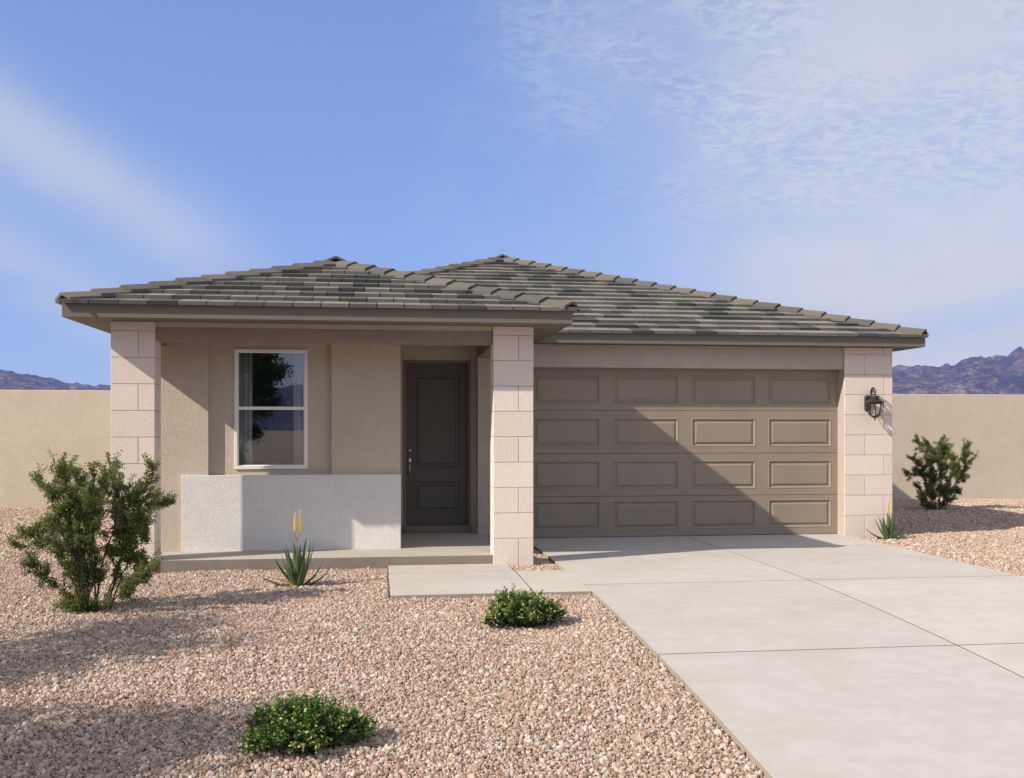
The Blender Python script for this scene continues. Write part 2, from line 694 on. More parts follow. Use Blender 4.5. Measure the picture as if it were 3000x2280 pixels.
def build_ground():
    xs = np.concatenate([[-3000, -1200, -400, -120, -50, -25], np.arange(-14, 22, .6), [25, 50, 120, 400, 1200, 3000]])
    ys = np.concatenate([[-3000, -1200, -400, -120, -50, -20, -8, -4], np.arange(-1.2, 26, .5), [30, 50, 120, 400, 1200, 3000]])
    V, F = [], []
    for y in ys:
        for x in xs:
            near = 1.0 if (-14 <= x <= 21 and 0 < y < 26) else 0.0
            V.append((x, y, gz(y) - GS - .012 + near * bumpy(x, y) * .7))
    nx = len(xs)
    for j in range(len(ys) - 1):
        for i in range(nx - 1):
            a = j * nx + i
            F.append((a, a + 1, a + nx + 1, a + nx))
    o = obj('ground', mesh('ground', V, F, 'ground', True))
    tag(o, 'pinkish tan gravel desert ground around the house', 'ground', None, 'structure')


build_ground()


def build_road():
    V, F = [], []
    xs = np.linspace(-150, 150, 61)
    for x in xs:
        for y, z in ((-10.4, -.90), (-6.0, -.86), (-1.6, -.90)):
            V.append((x, y, z))
    for i in range(60):
        for j in range(2):
            a = i * 3 + j
            F.append((a, a + 3, a + 4, a + 1))
    tag(obj('road', mesh('road', V, F, 'road')), 'grey asphalt street in front of the yard', 'road', None, 'structure')
    boxes('kerb', [(-150, XL - .02, -1.6, -1.42, -1.1, -.80), (XR + .02, 150, -1.6, -1.42, -1.1, -.80)], 'slab', None, .02)
    tag(bpy.data.objects['kerb'], 'pale concrete kerb along the street', 'kerb', None, 'structure')


build_road()


# ------------------------------------------------------------------ paving
def slab_mesh(name, x0, x1, y0, y1, mat, thick=.11, gap=.005, zfun=gz):
    x0, x1, y0, y1 = x0 + gap, x1 - gap, y0 + gap, y1 - gap
    ny = max(2, int((y1 - y0) / .35))
    ys = np.linspace(y0, y1, ny + 1)
    b = .0015
    V, F = [], []
    # ring profile per cross section: outer low, outer edge, bevel
    for j, y in enumerate(ys):
        z = zfun(y)
        V += [(x0, y, z - thick), (x0, y, z - b), (x0 + b, y, z), (x1 - b, y, z), (x1, y, z - b), (x1, y, z - thick)]
    for j in range(ny):
        for k in range(5):
            a = j * 6 + k
            F.append((a, a + 6, a + 7, a + 1))
    F.append((0, 1, 2, 3, 4, 5))
    a = ny * 6
    F.append((a + 5, a + 4, a + 3, a + 2, a + 1, a))
    me = mesh(name, V, F, mat)
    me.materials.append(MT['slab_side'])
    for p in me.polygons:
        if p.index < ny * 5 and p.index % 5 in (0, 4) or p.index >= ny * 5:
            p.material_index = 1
    return me


def build_paving():
    def filler(name, x0, x1, y0, y1, label, cat):
        ys = np.linspace(y0 + .014, y1 - .014, max(3, int((y1 - y0) / .35)))
        V, F = [], []
        for y in ys:
            V += [(x0 + .012, y, gz(y) - .0035), (x1 - .012, y, gz(y) - .0035), (x0 + .012, y, gz(y) - .2), (x1 - .012, y, gz(y) - .2)]
        for j in range(len(ys) - 1):
            a = j * 4
            F += [(a, a + 1, a + 5, a + 4), (a + 2, a, a + 4, a + 6), (a + 1, a + 3, a + 7, a + 5)]
        F += [(0, 2, 3, 1), (a + 4, a + 5, a + 7, a + 6)]
        return tag(obj(name, mesh(name, V, F, 'filler')), label, cat, None, 'structure')
    d = filler('driveway', XL, XR, -1.4, YJ[0], 'pale concrete driveway in large slabs leading to the garage', 'driveway')
    for j in range(len(YJ) - 1):
        for a, b in ((XL, XC), (XC, XR)):
            obj('concrete_slab', slab_mesh('driveway_slab', a, b, max(YJ[j + 1], -1.4), YJ[j], 'slab', gap=.009), d)
    w = filler('walkway', WX0, XL, WY0, WY1, 'short concrete walkway from driveway to porch step', 'walkway')
    for a, b, c, e in ((WX0, WXJ, WY0, WY1), (WXJ, XL + .008, WY0, WY1), (WX0, WXJ - .01, WY1, YP + .018)):
        obj('concrete_slab', slab_mesh('walkway_slab', a, b, c, e, 'slab', gap=.006), w)


build_paving()

# ------------------------------------------------------------------ house
house = thing('house', (2.4, 13.4, -.10), 'single storey tan stucco house with grey tile hip roofs and two-car garage', 'house')
ZS, ZF = 2.852, 3.010                       # soffit / fascia bottom, fascia top
YFP, XPL, XPR = YP - .40, -3.580, 2.341     # porch roof fascia
YFM, XMR = 14.752, 8.481                    # garage roof fascia
XML = -3.41
SL = CA = SA = 0.0


def set_pitch(v):
    global SL, CA, SA
    SL = v
    CA = 1 / math.sqrt(1 + v * v)
    SA = v * CA


YBACK = 31.0
HX0, HX1 = -3.13, 8.06                      # outer walls


def build_walls():
    # porch wall with shallow window recess
    wx0, wx1, wz0, wz1 = -1.856, -.922, 1.050, 2.612
    boxes('porch_wall', [
        (HX0, -2.175, YWALL, 13.60, -.12, ZS),
        (-.612, .285, YWALL, 13.60, -.12, ZS),
        (-2.175, -.612, YWALL, 13.60, -.12, .972),
        (-2.175, wx0, YREC, 13.60, .972, ZS),
        (wx1, -.612, YREC, 13.60, .972, ZS),
        (wx0, wx1, YREC, 13.60, .972, wz0),
        (wx0, wx1, YREC, 13.60, wz1, ZS),
    ], 'wall', house)
    boxes('low_wall', [(-2.498, .290, YLOW, YWALL + .002, -.05, .977)], 'white_wall', house, .006, 2)
    # entry alcove
    dx0, dx1, dzt = .386, 1.368, 2.590
    boxes('entry_wall', [
        (.135, .285, 13.60, YDW, -.12, ZS),
        (.135, dx0, YDW, YDW + .18, -.12, ZS),
        (dx1, 1.62, YDW, YDW + .18, -.12, ZS),
        (dx0, dx1, YDW, YDW + .18, dzt, ZS),
        (dx0, dx1, YDW, YDW + .18, -.12, 0.0),
        (1.470, 1.62, YG + .15, YDW, -.12, ZS),
    ], 'wall', house)
    # garage front
    boxes('garage_wall', [
        (1.470, 2.235, YG, YG + .15, -.2, ZS),
        (2.235, 7.258, YG + .035, YG + .20, 2.508, ZS),
        (7.258, 7.50, YG + .012, YG + .40, -.2, 2.508),
        (7.258, HX1 - .01, YG + .20, YG + .40, 2.508, ZS),
        (7.50, HX1 - .01, YG + .20, YG + .40, -.2, 2.508),
        (2.085, 2.235, YG + .15, YG + .40, -.2, ZS),
    ], 'header', house)
    boxes('side_wall', [(HX0, HX0 + .18, 13.60, YBACK - .4, -.2, ZS)], 'wall', house)
    boxes('side_wall', [(HX1 - .18, HX1, YG + .40, YBACK - .4, -.2, ZS)], 'wall', house)
    boxes('back_wall', [(HX0 + .18, HX1 - .18, YBACK - .58, YBACK - .4, -.2, ZS)], 'wall', house)
    # porch beams
    boxes('porch_beam', [(-2.66, 1.43, YP + .05, YP + .33, 2.632, ZS - .056)], 'shaded_beam', house, .006, 2)
    boxes('frieze_band', [(-2.66, 1.43, YP + .022, YP + .33, ZS - .056, ZS - .001)], 'wall', house)
    boxes('side_beam', [(-3.12, -2.69, YP + .34, YWALL, 2.632, ZS - .001)], 'shaded_beam', house, .004)
    boxes('side_beam', [(1.452, 1.885, YP + .34, YG, 2.632, ZS - .001)], 'shaded_beam', house, .004)
    # porch slab
    bm = bmesh.new()
    pl = [(-2.655, YP + .024), (1.425, YP + .024), (1.425, YP + .345), (1.90, YP + .345), (1.90, YG), (1.47, YG), (1.47, YDW), (.285, YDW), (.285, YWALL), (HX0 + .01, YWALL), (HX0 + .01, YP + .345), (-2.655, YP + .345)]
    lo = [bm.verts.new((x, y, -.26)) for x, y in pl]
    hi = [bm.verts.new((x, y, 0)) for x, y in pl]
    bm.faces.new(hi)
    bm.faces.new(lo[::-1])
    for i in range(len(pl)):
        j = (i + 1) % len(pl)
        bm.faces.new((lo[i], lo[j], hi[j], hi[i]))
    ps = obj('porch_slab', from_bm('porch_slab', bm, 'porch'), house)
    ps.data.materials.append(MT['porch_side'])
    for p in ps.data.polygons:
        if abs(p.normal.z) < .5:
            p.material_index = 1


build_walls()

# block courses shared by all three columns
COURSE = [-.20] + [.208 + .3167 * k for k in range(9)] + [ZS]


def build_column(x0, x1, y0, y1, split_a, split_b, label):
    me = bmesh.new()
    j = .007
    bm_box(me, x0 + j, x1 - j, y0 + j, y1 - j, COURSE[0], ZS - .002)
    col = obj('column', from_bm('column_core', me, 'mortar'), house)
    tag(col, label)
    cache = {}
    for i in range(len(COURSE) - 1):
        z0, z1 = COURSE[i], COURSE[i + 1]
        if z1 - z0 < .02:
            continue
        cuts = split_a if i % 2 == 0 else split_b
        xs = [x0] + cuts + [x1]
        for a, b in zip(xs[:-1], xs[1:]):
            w, h = b - a, z1 - z0
            key = (round(w, 3), round(h, 3))
            if key not in cache:
                bm = bmesh.new()
                g = .0028
                bm_box(bm, -w / 2 + (g if a != x0 else 0), w / 2 - (g if b != x1 else 0), 0, y1 - y0, g, h - (g if i < len(COURSE) - 2 else .0015), bev=.004, seg=2)
                cache[key] = from_bm('column_block', bm, 'block')
            dy = random.uniform(-.0012, .0012)
            obj('block', cache[key], col, Matrix.Translation(((a + b) / 2, y0 + dy, z0)))


W = .5034
build_column(-3.1487, -3.1487 + W, YP, YP + .345, [-3.1487 + .315], [], 'pale block column at the left end of the porch')
build_column(1.4153, 1.4153 + W, YP, YP + .345, [1.4153 + .315], [], 'pale block column between porch and garage')
build_column(7.262, 8.062, YG - .001, YG + .21, [7.600], [7.916], 'pale block pier right of the garage door carrying the lantern')


# ---- doors
def ring_panel(w, h, rings):
    """rings of (inset, depth): nested rectangles in the xz plane, depth along -y is proud"""
    V, F = [], []
    for ins, d in rings:
        V += [(ins, d, ins), (w - ins, d, ins), (w - ins, d, h - ins), (ins, d, h - ins)]
    for r in range(len(rings) - 1):
        for k in range(4):
            k2 = (k + 1) % 4
            F.append((r * 4 + k, r * 4 + k2, r * 4 + 4 + k2, r * 4 + 4 + k))
    b = (len(rings) - 1) * 4
    F.append((b, b + 1, b + 2, b + 3))
    return V, F


def holed_face(x0, x1, z0, z1, holes, y, thick, bev=.003):
    """front sheet with rectangular openings, plus edges back to y+thick"""
    xs = sorted({x0, x1} | {h[0] for h in holes} | {h[1] for h in holes})
    zs = sorted({z0, z1} | {h[2] for h in holes} | {h[3] for h in holes})
    V, F = [], []
    idx = {}

    def vid(x, z, yy=y):
        k = (round(x, 5), round(yy, 5), round(z, 5))
        if k not in idx:
            idx[k] = len(V)
            V.append((x, yy, z))
        return idx[k]
    for i in range(len(xs) - 1):
        for j in range(len(zs) - 1):
            cx, cz = (xs[i] + xs[i + 1]) / 2, (zs[j] + zs[j + 1]) / 2
            if any(h[0] < cx < h[1] and h[2] < cz < h[3] for h in holes):
                continue
            F.append((vid(xs[i], zs[j]), vid(xs[i + 1], zs[j]), vid(xs[i + 1], zs[j + 1]), vid(xs[i], zs[j + 1])))
    a = [vid(x0, z0), vid(x1, z0), vid(x1, z1), vid(x0, z1)]
    b = [vid(x0, z0, y + thick), vid(x1, z0, y + thick), vid(x1, z1, y + thick), vid(x0, z1, y + thick)]
    for k in range(4):
        k2 = (k + 1) % 4
        F.append((a[k2], a[k], b[k], b[k2]))
    F.append((b[3], b[2], b[1], b[0]))
    return V, F


def build_garage_door():
    gx0, gx1 = 2.225, 7.272
    z = [-.098, .528, 1.190, 1.858, 2.525]
    bm = bmesh.new()
    bm_box(bm, gx0, gx1, YGD + .055, YGD + .09, -.13, 2.56)
    gd = obj('garage_door', from_bm('garage_door_backing', bm, 'seam'), house)
    tag(gd, 'wide taupe sectional garage door with sixteen raised panels')
    pw, ph = 1.046, .447
    px = [2.340, 3.594, 4.850, 6.103]
    rings = [(0, 0), (.007, -.004), (.014, -.004), (.034, .019), (.046, .019), (.075, .003), (.080, .002)]
    pm = mesh('garage_panel', *ring_panel(pw, ph, rings), 'garage')
    for i in range(4):
        zb = (.105, .100, .100, .100)[i]
        holes = [(p, p + pw, z[i] + zb, z[i] + zb + ph) for p in px]
        obj('door_section', mesh('door_section', *holed_face(gx0, gx1, z[i] + .003, z[i + 1] - .003, holes, YGD, .05), 'garage'), gd)
        for p in px:
            obj('panel', pm, gd, Matrix.Translation((p, YGD, z[i] + zb)))
    # dark rubber strip at the foot
    boxes('bottom_seal', [(gx0, gx1, YGD + .004, YGD + .04, -.125, -.094)], 'seam', gd)


build_garage_door()


def build_entry_door():
    jx0, jx1, jz = .366, 1.386, 2.610
    dx0, dx1, dz0, dz1 = .412, 1.344, .112, 2.568
    YD = YDW + .075
    bm = bmesh.new()
    bm_box(bm, jx0, dx0, YDW - .012, YDW + .14, .0, jz, .004)
    bm_box(bm, dx1, jx1, YDW - .012, YDW + .14, .0, jz, .004)
    bm_box(bm, dx0 - .001, dx1 + .001, YDW - .011, YDW + .14, dz1 + .002, jz - .001, .004)
    obj('door_frame', from_bm('door_frame', bm, 'jamb'), house)
    boxes('door_sill', [(jx0 - .008, jx1 + .010, YDW - .055, YDW + .14, .0005, dz0 - .004)], 'jamb', house, .006, 2)
    p1 = (.515, 1.238, .967, 2.416)
    p2 = (.515, 1.238, .285, .778)
    d = obj('front_door', mesh('front_door', *holed_face(dx0 + .004, dx1 - .004, dz0, dz1, [p1, p2], YD, .045), 'door'), house)
    tag(d, 'dark charcoal two-panel front door inside the porch')
    rings = [(0, 0), (.008, -.005), (.018, -.003), (.032, .014), (.052, .016), (.068, .014), (.082, -.001), (.09, -.002)]
    for a, b, c, e in (p1, p2):
        obj('panel', mesh('door_panel', *ring_panel(b - a, e - c, rings), 'door'), d, Matrix.Translation((a, YD, c)))
    # hardware
    hx = .463
    V, F = lathe([(.031, 0), (.031, .006), (.027, .011), (.015, .012), (.015, .020), (.009, .021)], 20)
    rot = Matrix.Rotation(math.pi / 2, 4, 'X')
    obj('deadbolt', mesh('deadbolt', V, F, 'steel', True), d, Matrix.Translation((hx, YD, 1.241)) @ rot)
    V, F = lathe([(.036, 0), (.036, .006), (.028, .012), (.016, .014)], 20)
    hs = obj('handle_set', mesh('handle_set', V, F, 'steel', True), d, Matrix.Translation((hx, YD, 1.090)) @ rot @ Matrix.Diagonal((.85, 1.5, 1, 1)))
    pts = [(hx, YD - .005, 1.075), (hx, YD - .045, 1.065), (hx, YD - .060, 1.02), (hx, YD - .058, .95), (hx, YD - .045, .89), (hx, YD - .004, .868)]
    V, F = tube(pts, [.010, .011, .010, .011, .010, .009], 10)
    obj('door_handle', mesh('door_handle', V, F, 'steel', True), d)
    V, F = lathe([(.018, 0), (.018, .004), (.010, .008)], 14)
    obj('handle_rose', mesh('handle_rose', V, F, 'steel', True), d, Matrix.Translation((hx, YD, .868)) @ rot)
    obj('thumb_latch', mesh('thumb_latch', *tube([(hx, YD - .002, 1.118), (hx, YD - .03, 1.122), (hx, YD - .05, 1.112)], [.006, .008, .009], 8), 'steel', True), d)


build_entry_door()


def build_window():
    x0, x1, z0, z1 = -1.856, -.922, 1.050, 2.612
    yf = YREC - .022
    fw = .040
    mz = 1.842
    bm = bmesh.new()
    for b in ((x0, x1, z0, z0 + fw + .004), (x0, x1, z1 - fw, z1), (x0, x0 + fw, z0 + fw + .004, z1 - fw), (x1 - fw, x1, z0 + fw + .004, z1 - fw)):
        bm_box(bm, b[0], b[1], yf, YREC + .10, b[2], b[3], .003)
    w = obj('window', from_bm('window_frame', bm, 'vinyl'), house)
    tag(w, 'white framed single hung window with pale curtains')
    ix0, ix1 = x0 + fw + .0005, x1 - fw - .0005
    boxes('meeting_rail', [(ix0, ix1, yf + .002, yf + .04, mz - .020, mz + .022)], 'vinyl', w, .003)
    boxes('sash', [(ix0, ix0 + .012, yf + .012, yf + .05, mz + .022, z1 - fw), (ix1 - .012, ix1, yf + .012, yf + .05, mz + .022, z1 - fw),
                   (ix0 + .012, ix1 - .012, yf + .012, yf + .05, z1 - fw - .008, z1 - fw)], 'vinyl', w)
    boxes('sash', [(ix0, ix0 + .012, yf + .026, yf + .06, z0 + fw + .004, mz - .020), (ix1 - .012, ix1, yf + .026, yf + .06, z0 + fw + .004, mz - .020),
                   (ix0 + .012, ix1 - .012, yf + .026, yf + .06, z0 + fw + .004, z0 + fw + .014)], 'vinyl', w)

    def pane(z_a, z_b, y):
        V = [(ix0 + .006, y, z_a), (ix1 - .006, y, z_a), (ix1 - .006, y, z_b), (ix0 + .006, y, z_b)]
        obj('pane', mesh('window_pane', V, [(0, 1, 2, 3)], 'glass'), w)
    pane(mz, z1 - fw + .002, yf + .034)
    pane(z0 + fw + .006, mz, yf + .046)

    def curtain(a, b, seed):
        r = random.Random(seed)
        n = 46
        V, F = [], []
        ph = r.random() * 6
        for k in (0, 1):
            zz = (z0 - .25, z1 + .1)[k]
            for i in range(n + 1):
                t = i / n
                x = a + (b - a) * t
                y = YREC + .19 + .026 * math.sin(t * 15 + ph) + .010 * math.sin(t * 37 + ph * 2) + (.01 * math.sin(t * 8) if k else 0)
                V.append((x, y, zz))
        m = n + 1
        for i in range(n):
            F.append((i, i + 1, m + i + 1, m + i))
        o = obj('curtain', mesh('curtain', V, F, 'curtain', True), w)
        s = o.modifiers.new('cloth_thickness', 'SOLIDIFY')
        s.thickness = .003
    curtain(x0 - .05, x0 + .20, 1)
    curtain(x1 - .20, x1 + .05, 5)
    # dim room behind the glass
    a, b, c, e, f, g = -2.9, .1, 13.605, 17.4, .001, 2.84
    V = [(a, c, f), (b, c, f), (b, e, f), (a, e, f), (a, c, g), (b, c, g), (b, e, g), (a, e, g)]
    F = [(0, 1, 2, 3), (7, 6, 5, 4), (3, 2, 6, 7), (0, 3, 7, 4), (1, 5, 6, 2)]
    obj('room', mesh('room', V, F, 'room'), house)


build_window()


# ---- roofs
def clip(poly, f):
    out = []
    for i in range(len(poly)):
        p, q = poly[i], poly[(i + 1) % len(poly)]
        a, b = f(p), f(q)
        if a >= 0:
            out.append(p)
        if (a >= 0) != (b >= 0):
            t = a / (a - b)
            out.append((p[0] + (q[0] - p[0]) * t, p[1] + (q[1] - p[1]) * t))
    return out


TW, TE, TL, TT = .3255, .343, .415, .046      # tile width, exposure, length, thickness


def tile_prism(poly, t0):
    n = len(poly)

    def h(t):
        return .072 - (t - t0) / TL * .054
    V = [(s, t, h(t)) for s, t in poly] + [(s, t, h(t) - TT) for s, t in poly]
    F = [tuple(range(n)), tuple(range(2 * n - 1, n - 1, -1))]
    for i in range(n):
        j = (i + 1) % n
        F.append((i, n + i, n + j, j))
    return V, F


def slope_tiles(Wd, T, left_hip, right_hip, seed):
    """cut flat tiles for a slope: returns list of (row, centre, poly, full)"""
    r = random.Random(seed)
    out = []
    rows = int(T / TE) + 1
    lo = (lambda p: p[0] - p[1] * CA - .02) if left_hip else (lambda p: p[0])
    hi = (lambda p: Wd - p[0] - p[1] * CA - .02) if right_hip else (lambda p: Wd - p[0])
    for k in range(rows):
        t0 = k * TE - .045
        t1 = min(t0 + TL, T - .02)
        if t1 - t0 < .08:
            continue
        off = (.5 if k % 2 else 0) * TW + r.uniform(-.03, .03)
        i0 = int(max(0, (k * TE * CA if left_hip else 0) - TW) / TW) - 1
        for i in range(i0, int(Wd / TW) + 2):
            a, b = off + i * TW + .006, off + (i + 1) * TW - .006
            poly = [(a, t0), (b, t0), (b, t1), (a, t1)]
            c = clip(clip(poly, lo), hi)
            if len(c) < 3:
                continue
            area = .5 * abs(sum(c[q][0] * c[(q + 1) % len(c)][1] - c[(q + 1) % len(c)][0] * c[q][1] for q in range(len(c))))
            if area < .004:
                continue
            out.append((k, (a + b) / 2, t0, c, area > .985 * (b - a) * (t1 - t0) and t1 - t0 > TL - .001))
    return out


FULL_TILE = None


def tile_objects(tiles, frame, parent):
    global FULL_TILE
    for k, sx, t0, poly, full in tiles:
        loc = [(s - sx, t - t0) for s, t in poly]
        V, F = tile_prism(loc, 0.0)
        if full:
            if FULL_TILE is None:
                FULL_TILE = mesh('roof_tile', V, F, 'tile')
            me = FULL_TILE
        else:
            me = mesh('roof_tile_cut', V, F, 'tile')
        M = frame @ Matrix.Translation((sx, t0, random.uniform(-.001, .0015))) @ Matrix.Rotation(random.uniform(-.003, .003), 4, 'Z') @ Matrix.Rotation(random.uniform(-.002, .002), 4, 'Y')
        obj('tile', me, parent, M)


def tile_stuff(name, groups, parent):
    V, F, T = [], [], []
    r = random.Random(5)
    for tiles, frame in groups:
        for k, sx, t0, poly, full in tiles:
            v, f = tile_prism(poly, t0)
            o = len(V)
            V += [frame @ Vector(p) for p in v]
            F += [tuple(i + o for i in q) for q in f]
            T += [r.random()] * len(f)
    me = mesh(name, V, F, 'tile')
    me.attributes.new('tint', 'FLOAT', 'FACE').data.foreach_set('value', T)
    o = obj(name, me, parent)
    o['kind'] = 'stuff'
    return o


def frame_of(org, ex, et):
    ex, et = Vector(ex).normalized(), Vector(et).normalized()
    n = ex.cross(et)
    return Matrix((
        (ex.x, et.x, n.x, org[0]), (ex.y, et.y, n.y, org[1]), (ex.z, et.z, n.z, org[2]), (0, 0, 0, 1)))


def cap_mesh():
    L, t = .485, .034
    prof = [(-.165, -.078), (-.163, -.066), (-.012, .0), (.012, .0), (.163, -.066), (.165, -.078)]
    V, F = [], []
    for y, lift, w in ((0, .038, 1.0), (L, 0, .90)):
        for px, pz in prof:
            V.append((px * w, y, pz + lift))
        for px, pz in prof:
            V.append((px * w, y, pz + lift - t))
    n = 6
    for k in range(n - 1):
        F.append((k, k + 1, 2 * n + k + 1, 2 * n + k))
        F.append((n + k + 1, n + k, 3 * n + k, 3 * n + k + 1))
    F.append((0, 2 * n, 3 * n, n))
    F.append((n - 1, 2 * n - 1, 4 * n - 1, 3 * n - 1))
    for b in (0, 2 * n):
        for k in range(n - 1):
            q = (b + k, b + n + k, b + n + k + 1, b + k + 1)
            F.append(q if b == 0 else q[::-1])
    return mesh('hip_cap', V, F, 'cap')


CAP = cap_mesh()
CAP_E = .405


def cap_line(p0, p1, parent, as_stuff=None, lift=.098, start=.02):
    p0, p1 = Vector(p0), Vector(p1)
    d = (p1 - p0).normalized()
    sx = Vector((d.y, -d.x, 0)).normalized()
    up = sx.cross(d)
    Lh = (p1 - p0).length
    n = int(round((Lh - start) / CAP_E))
    e = (Lh - start) / n
    for i in range(n):
        o = p0 + d * (start + i * e) + up * (lift + random.uniform(-.003, .003))
        M = Matrix(((sx.x, d.x, up.x, o.x), (sx.y, d.y, up.y, o.y), (sx.z, d.z, up.z, o.z), (0, 0, 0, 1)))
        M = M @ Matrix.Rotation(random.uniform(-.008, .008), 4, 'Z')
        if as_stuff is None:
            obj('hip_tile', CAP, parent, M)
        else:
            as_stuff.append(M)


def stuff_caps(mats, parent):
    V, F, T = [], [], []
    cv = [v.co.copy() for v in CAP.vertices]
    cf = [tuple(p.vertices) for p in CAP.polygons]
    for M in mats:
        o = len(V)
        V += [M @ v for v in cv]
        F += [tuple(i + o for i in q) for q in cf]
        T += [random.random()] * len(cf)
    me = mesh('ridge_tiles', V, F, 'cap')
    me.attributes.new('tint', 'FLOAT', 'FACE').data.foreach_set('value', T)
    o = obj('ridge_tiles', me, parent)
    o['kind'] = 'stuff'


def project(p):
    c, s = math.cos(CAM_YAW), math.sin(CAM_YAW)
    X, Z = p[0] * c - p[1] * s, p[0] * s + p[1] * c
    return 1500 + FPX * X / Z, 1253.74 - FPX * (p[2] - CAM_H) / Z


def build_roof(name, xl, xr, yf, yb, n_parts, hidden, label, seed):
    w = (xr - xl) / 2
    xm = (xl + xr) / 2
    ze = ZF - .018
    za = ze + SL * w
    T = w / CA
    # underlay deck with soffit sheet and fascia
    V = [(xl, yf, ze), (xr, yf, ze), (xr, yb, ze), (xl, yb, ze), (xm, yf + w, za), (xm, yb - w, za)]
    F = [(0, 1, 4), (1, 2, 5, 4), (2, 3, 5), (3, 0, 4, 5), (3, 2, 1, 0)]
    roof = obj(name, mesh(name + '_deck', V, F, 'deck'), house)
    tag(roof, label)
    t = .042
    b = .004
    boxes('fascia', [(xl, xr, yf, yf + t, ZS, ZF)], 'fascia', roof, .003)
    boxes('fascia', [(xl + .0005, xl + t, yf + t, yb - t, ZS, ZF)], 'fascia', roof, .003)
    boxes('fascia', [(xr - t, xr - .0005, yf + t, yb - t, ZS, ZF)], 'fascia', roof, .003)
    boxes('soffit', [(xl + t, xr - t, yf + t, yb - t, ZS + .002 + .004 * (seed - 1), ZS + .02 + .004 * (seed - 1))], 'fascia', roof)
    fr = frame_of((xl, yf, ze), (1, 0, 0), (0, CA, SA))
    tiles = slope_tiles(2 * w, T, True, True, seed)
    vis, hid = [], []
    for tl in tiles:
        c = fr @ Vector((sum(p[0] for p in tl[3]) / len(tl[3]), sum(p[1] for p in tl[3]) / len(tl[3]), .05))
        (hid if hidden(*project(c)) else vis).append(tl)
    vis.sort(key=lambda q: q[0])
    one, rest = vis[:n_parts], vis[n_parts:] + hid
    tile_objects(one, fr, roof)
    Ly = yb - yf
    fl = frame_of((xl, yb, ze), (0, -1, 0), (CA, 0, SA))
    frr = frame_of((xr, yf, ze), (0, 1, 0), (-CA, 0, SA))
    groups = [(slope_tiles(Ly, T, True, True, seed + 10), fl), (slope_tiles(Ly, T, True, True, seed + 20), frr)]
    groups.append((slope_tiles(2 * w, T, True, True, seed + 30), frame_of((xr, yb, ze), (-1, 0, 0), (0, -CA, SA))))
    if rest:
        groups.append((rest, fr))
    tile_stuff('outer_roof_tiles', groups, roof)
    ap = (xm, yf + w, za)
    cap_line((xl, yf, ze), ap, roof)
    cap_line((xr, yf, ze), ap, roof)
    ms = []
    cap_line((xm, yf + w - .12, za + .01), (xm, yb - w, za + .01), roof, ms, lift=.098, start=0)
    cap_line((xl, yb, ze), (xm, yb - w, za), roof, ms)
    cap_line((xr, yb, ze), (xm, yb - w, za), roof, ms)
    stuff_caps(ms, roof)
    print(name, 'tiles', len(one), 'rest', len(rest))
    return len(one)


def hid_main(u, v):
    if u < 987:
        return True
    if u < 1690:
        return v > 757 + (u - 987) * (905 - 757) / (1690 - 987) - 4
    return False


set_pitch(.322)
nporch = build_roof('porch_roof', XPL, XPR, YFP, 27.0, 999, lambda u, v: False, 'smaller grey tiled hip roof over the porch', 1)
set_pitch(.342)
build_roof('garage_roof', XML, XMR, YFM, YBACK, 300 - nporch, hid_main, 'larger grey tiled hip roof over the garage', 2)


# ------------------------------------------------------------------ yard walls
def yard_wall(x0, x1, label):
    n = int((x1 - x0) / .8)
    t = thing('yard_wall', ((x0 + x1) / 2, 22.83, -.15), label, 'wall', 'stucco yard walls beside the house')
    bm = bmesh.new()
    bm_box(bm, x0, x1, 22.73, 22.93, -.3, 2.400, .012, 2)
    obj('wall_body', from_bm('yard_wall_body', bm, 'yard'), t)
    return t


yard_wall(-40, HX0 - .02, 'plain tan stucco yard wall left of the house')
yard_wall(HX1 + .02, 48, 'plain tan stucco yard wall right of the house')


# ------------------------------------------------------------------ mountains
def build_mountains():
    """one ring of desert ranges all round, 1 to 2 km away"""
    na, nr = 2000, 60
    r0, r1 = 900.0, 1750.0
    V = np.empty((nr, na, 3))
    for j in range(nr):
        t = j / (nr - 1)
        r = r0 + (r1 - r0) * t
        for i in range(na):
            a = 2 * math.pi * i / na
            x, y = math.sin(a) * r, math.cos(a) * r
            az = (a + math.pi) % (2 * math.pi) - math.pi
            p = Vector((x * .0021, y * .0021, 1.3))
            f = 1 - abs(noise.noise(p * 1.0))
            ridge = .55 * f * f
            amp, fr = .8, 2.1
            for o in range(5):
                q = 1 - abs(noise.noise(p * fr + Vector((o * 7.1, 2.2, 0))))
                ridge += amp * .54 * (q * q - .55)
                amp *= .62
                fr *= 2.05
            # height of the skyline by direction
            base = 76 + 10 * math.sin(az * 3.1 + .7) + 7 * math.sin(az * 7.3 + 2.0)
            base += 44 * max(0.0, 1 - abs(az - .63) / .36) ** 1.1
            base -= 16 * math.exp(-((az - .30) / .2) ** 2)
            prof = math.sin(min(1.0, t * 1.25) * math.pi / 2) ** 1.25 * (1.0 if t < .8 else 1 - (t - .8) * 1.5)
            h = base * prof * (.62 + .78 * ridge) * (r / 1500.0) ** .3
            V[j, i] = (x, y, -1.5 + h)
    idx = np.arange(na)
    F = []
    for j in range(nr - 1):
        a = j * na + idx
        b = j * na + (idx + 1) % na
        F.append(np.stack([a, b, b + na, a + na], 1))
    F = np.concatenate(F)[:, ::-1]
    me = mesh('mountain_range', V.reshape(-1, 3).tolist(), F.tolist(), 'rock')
    tag(obj('mountain_range', me), 'rugged blue-brown desert mountains beyond the yard walls', 'mountains', None, 'structure')


build_mountains()


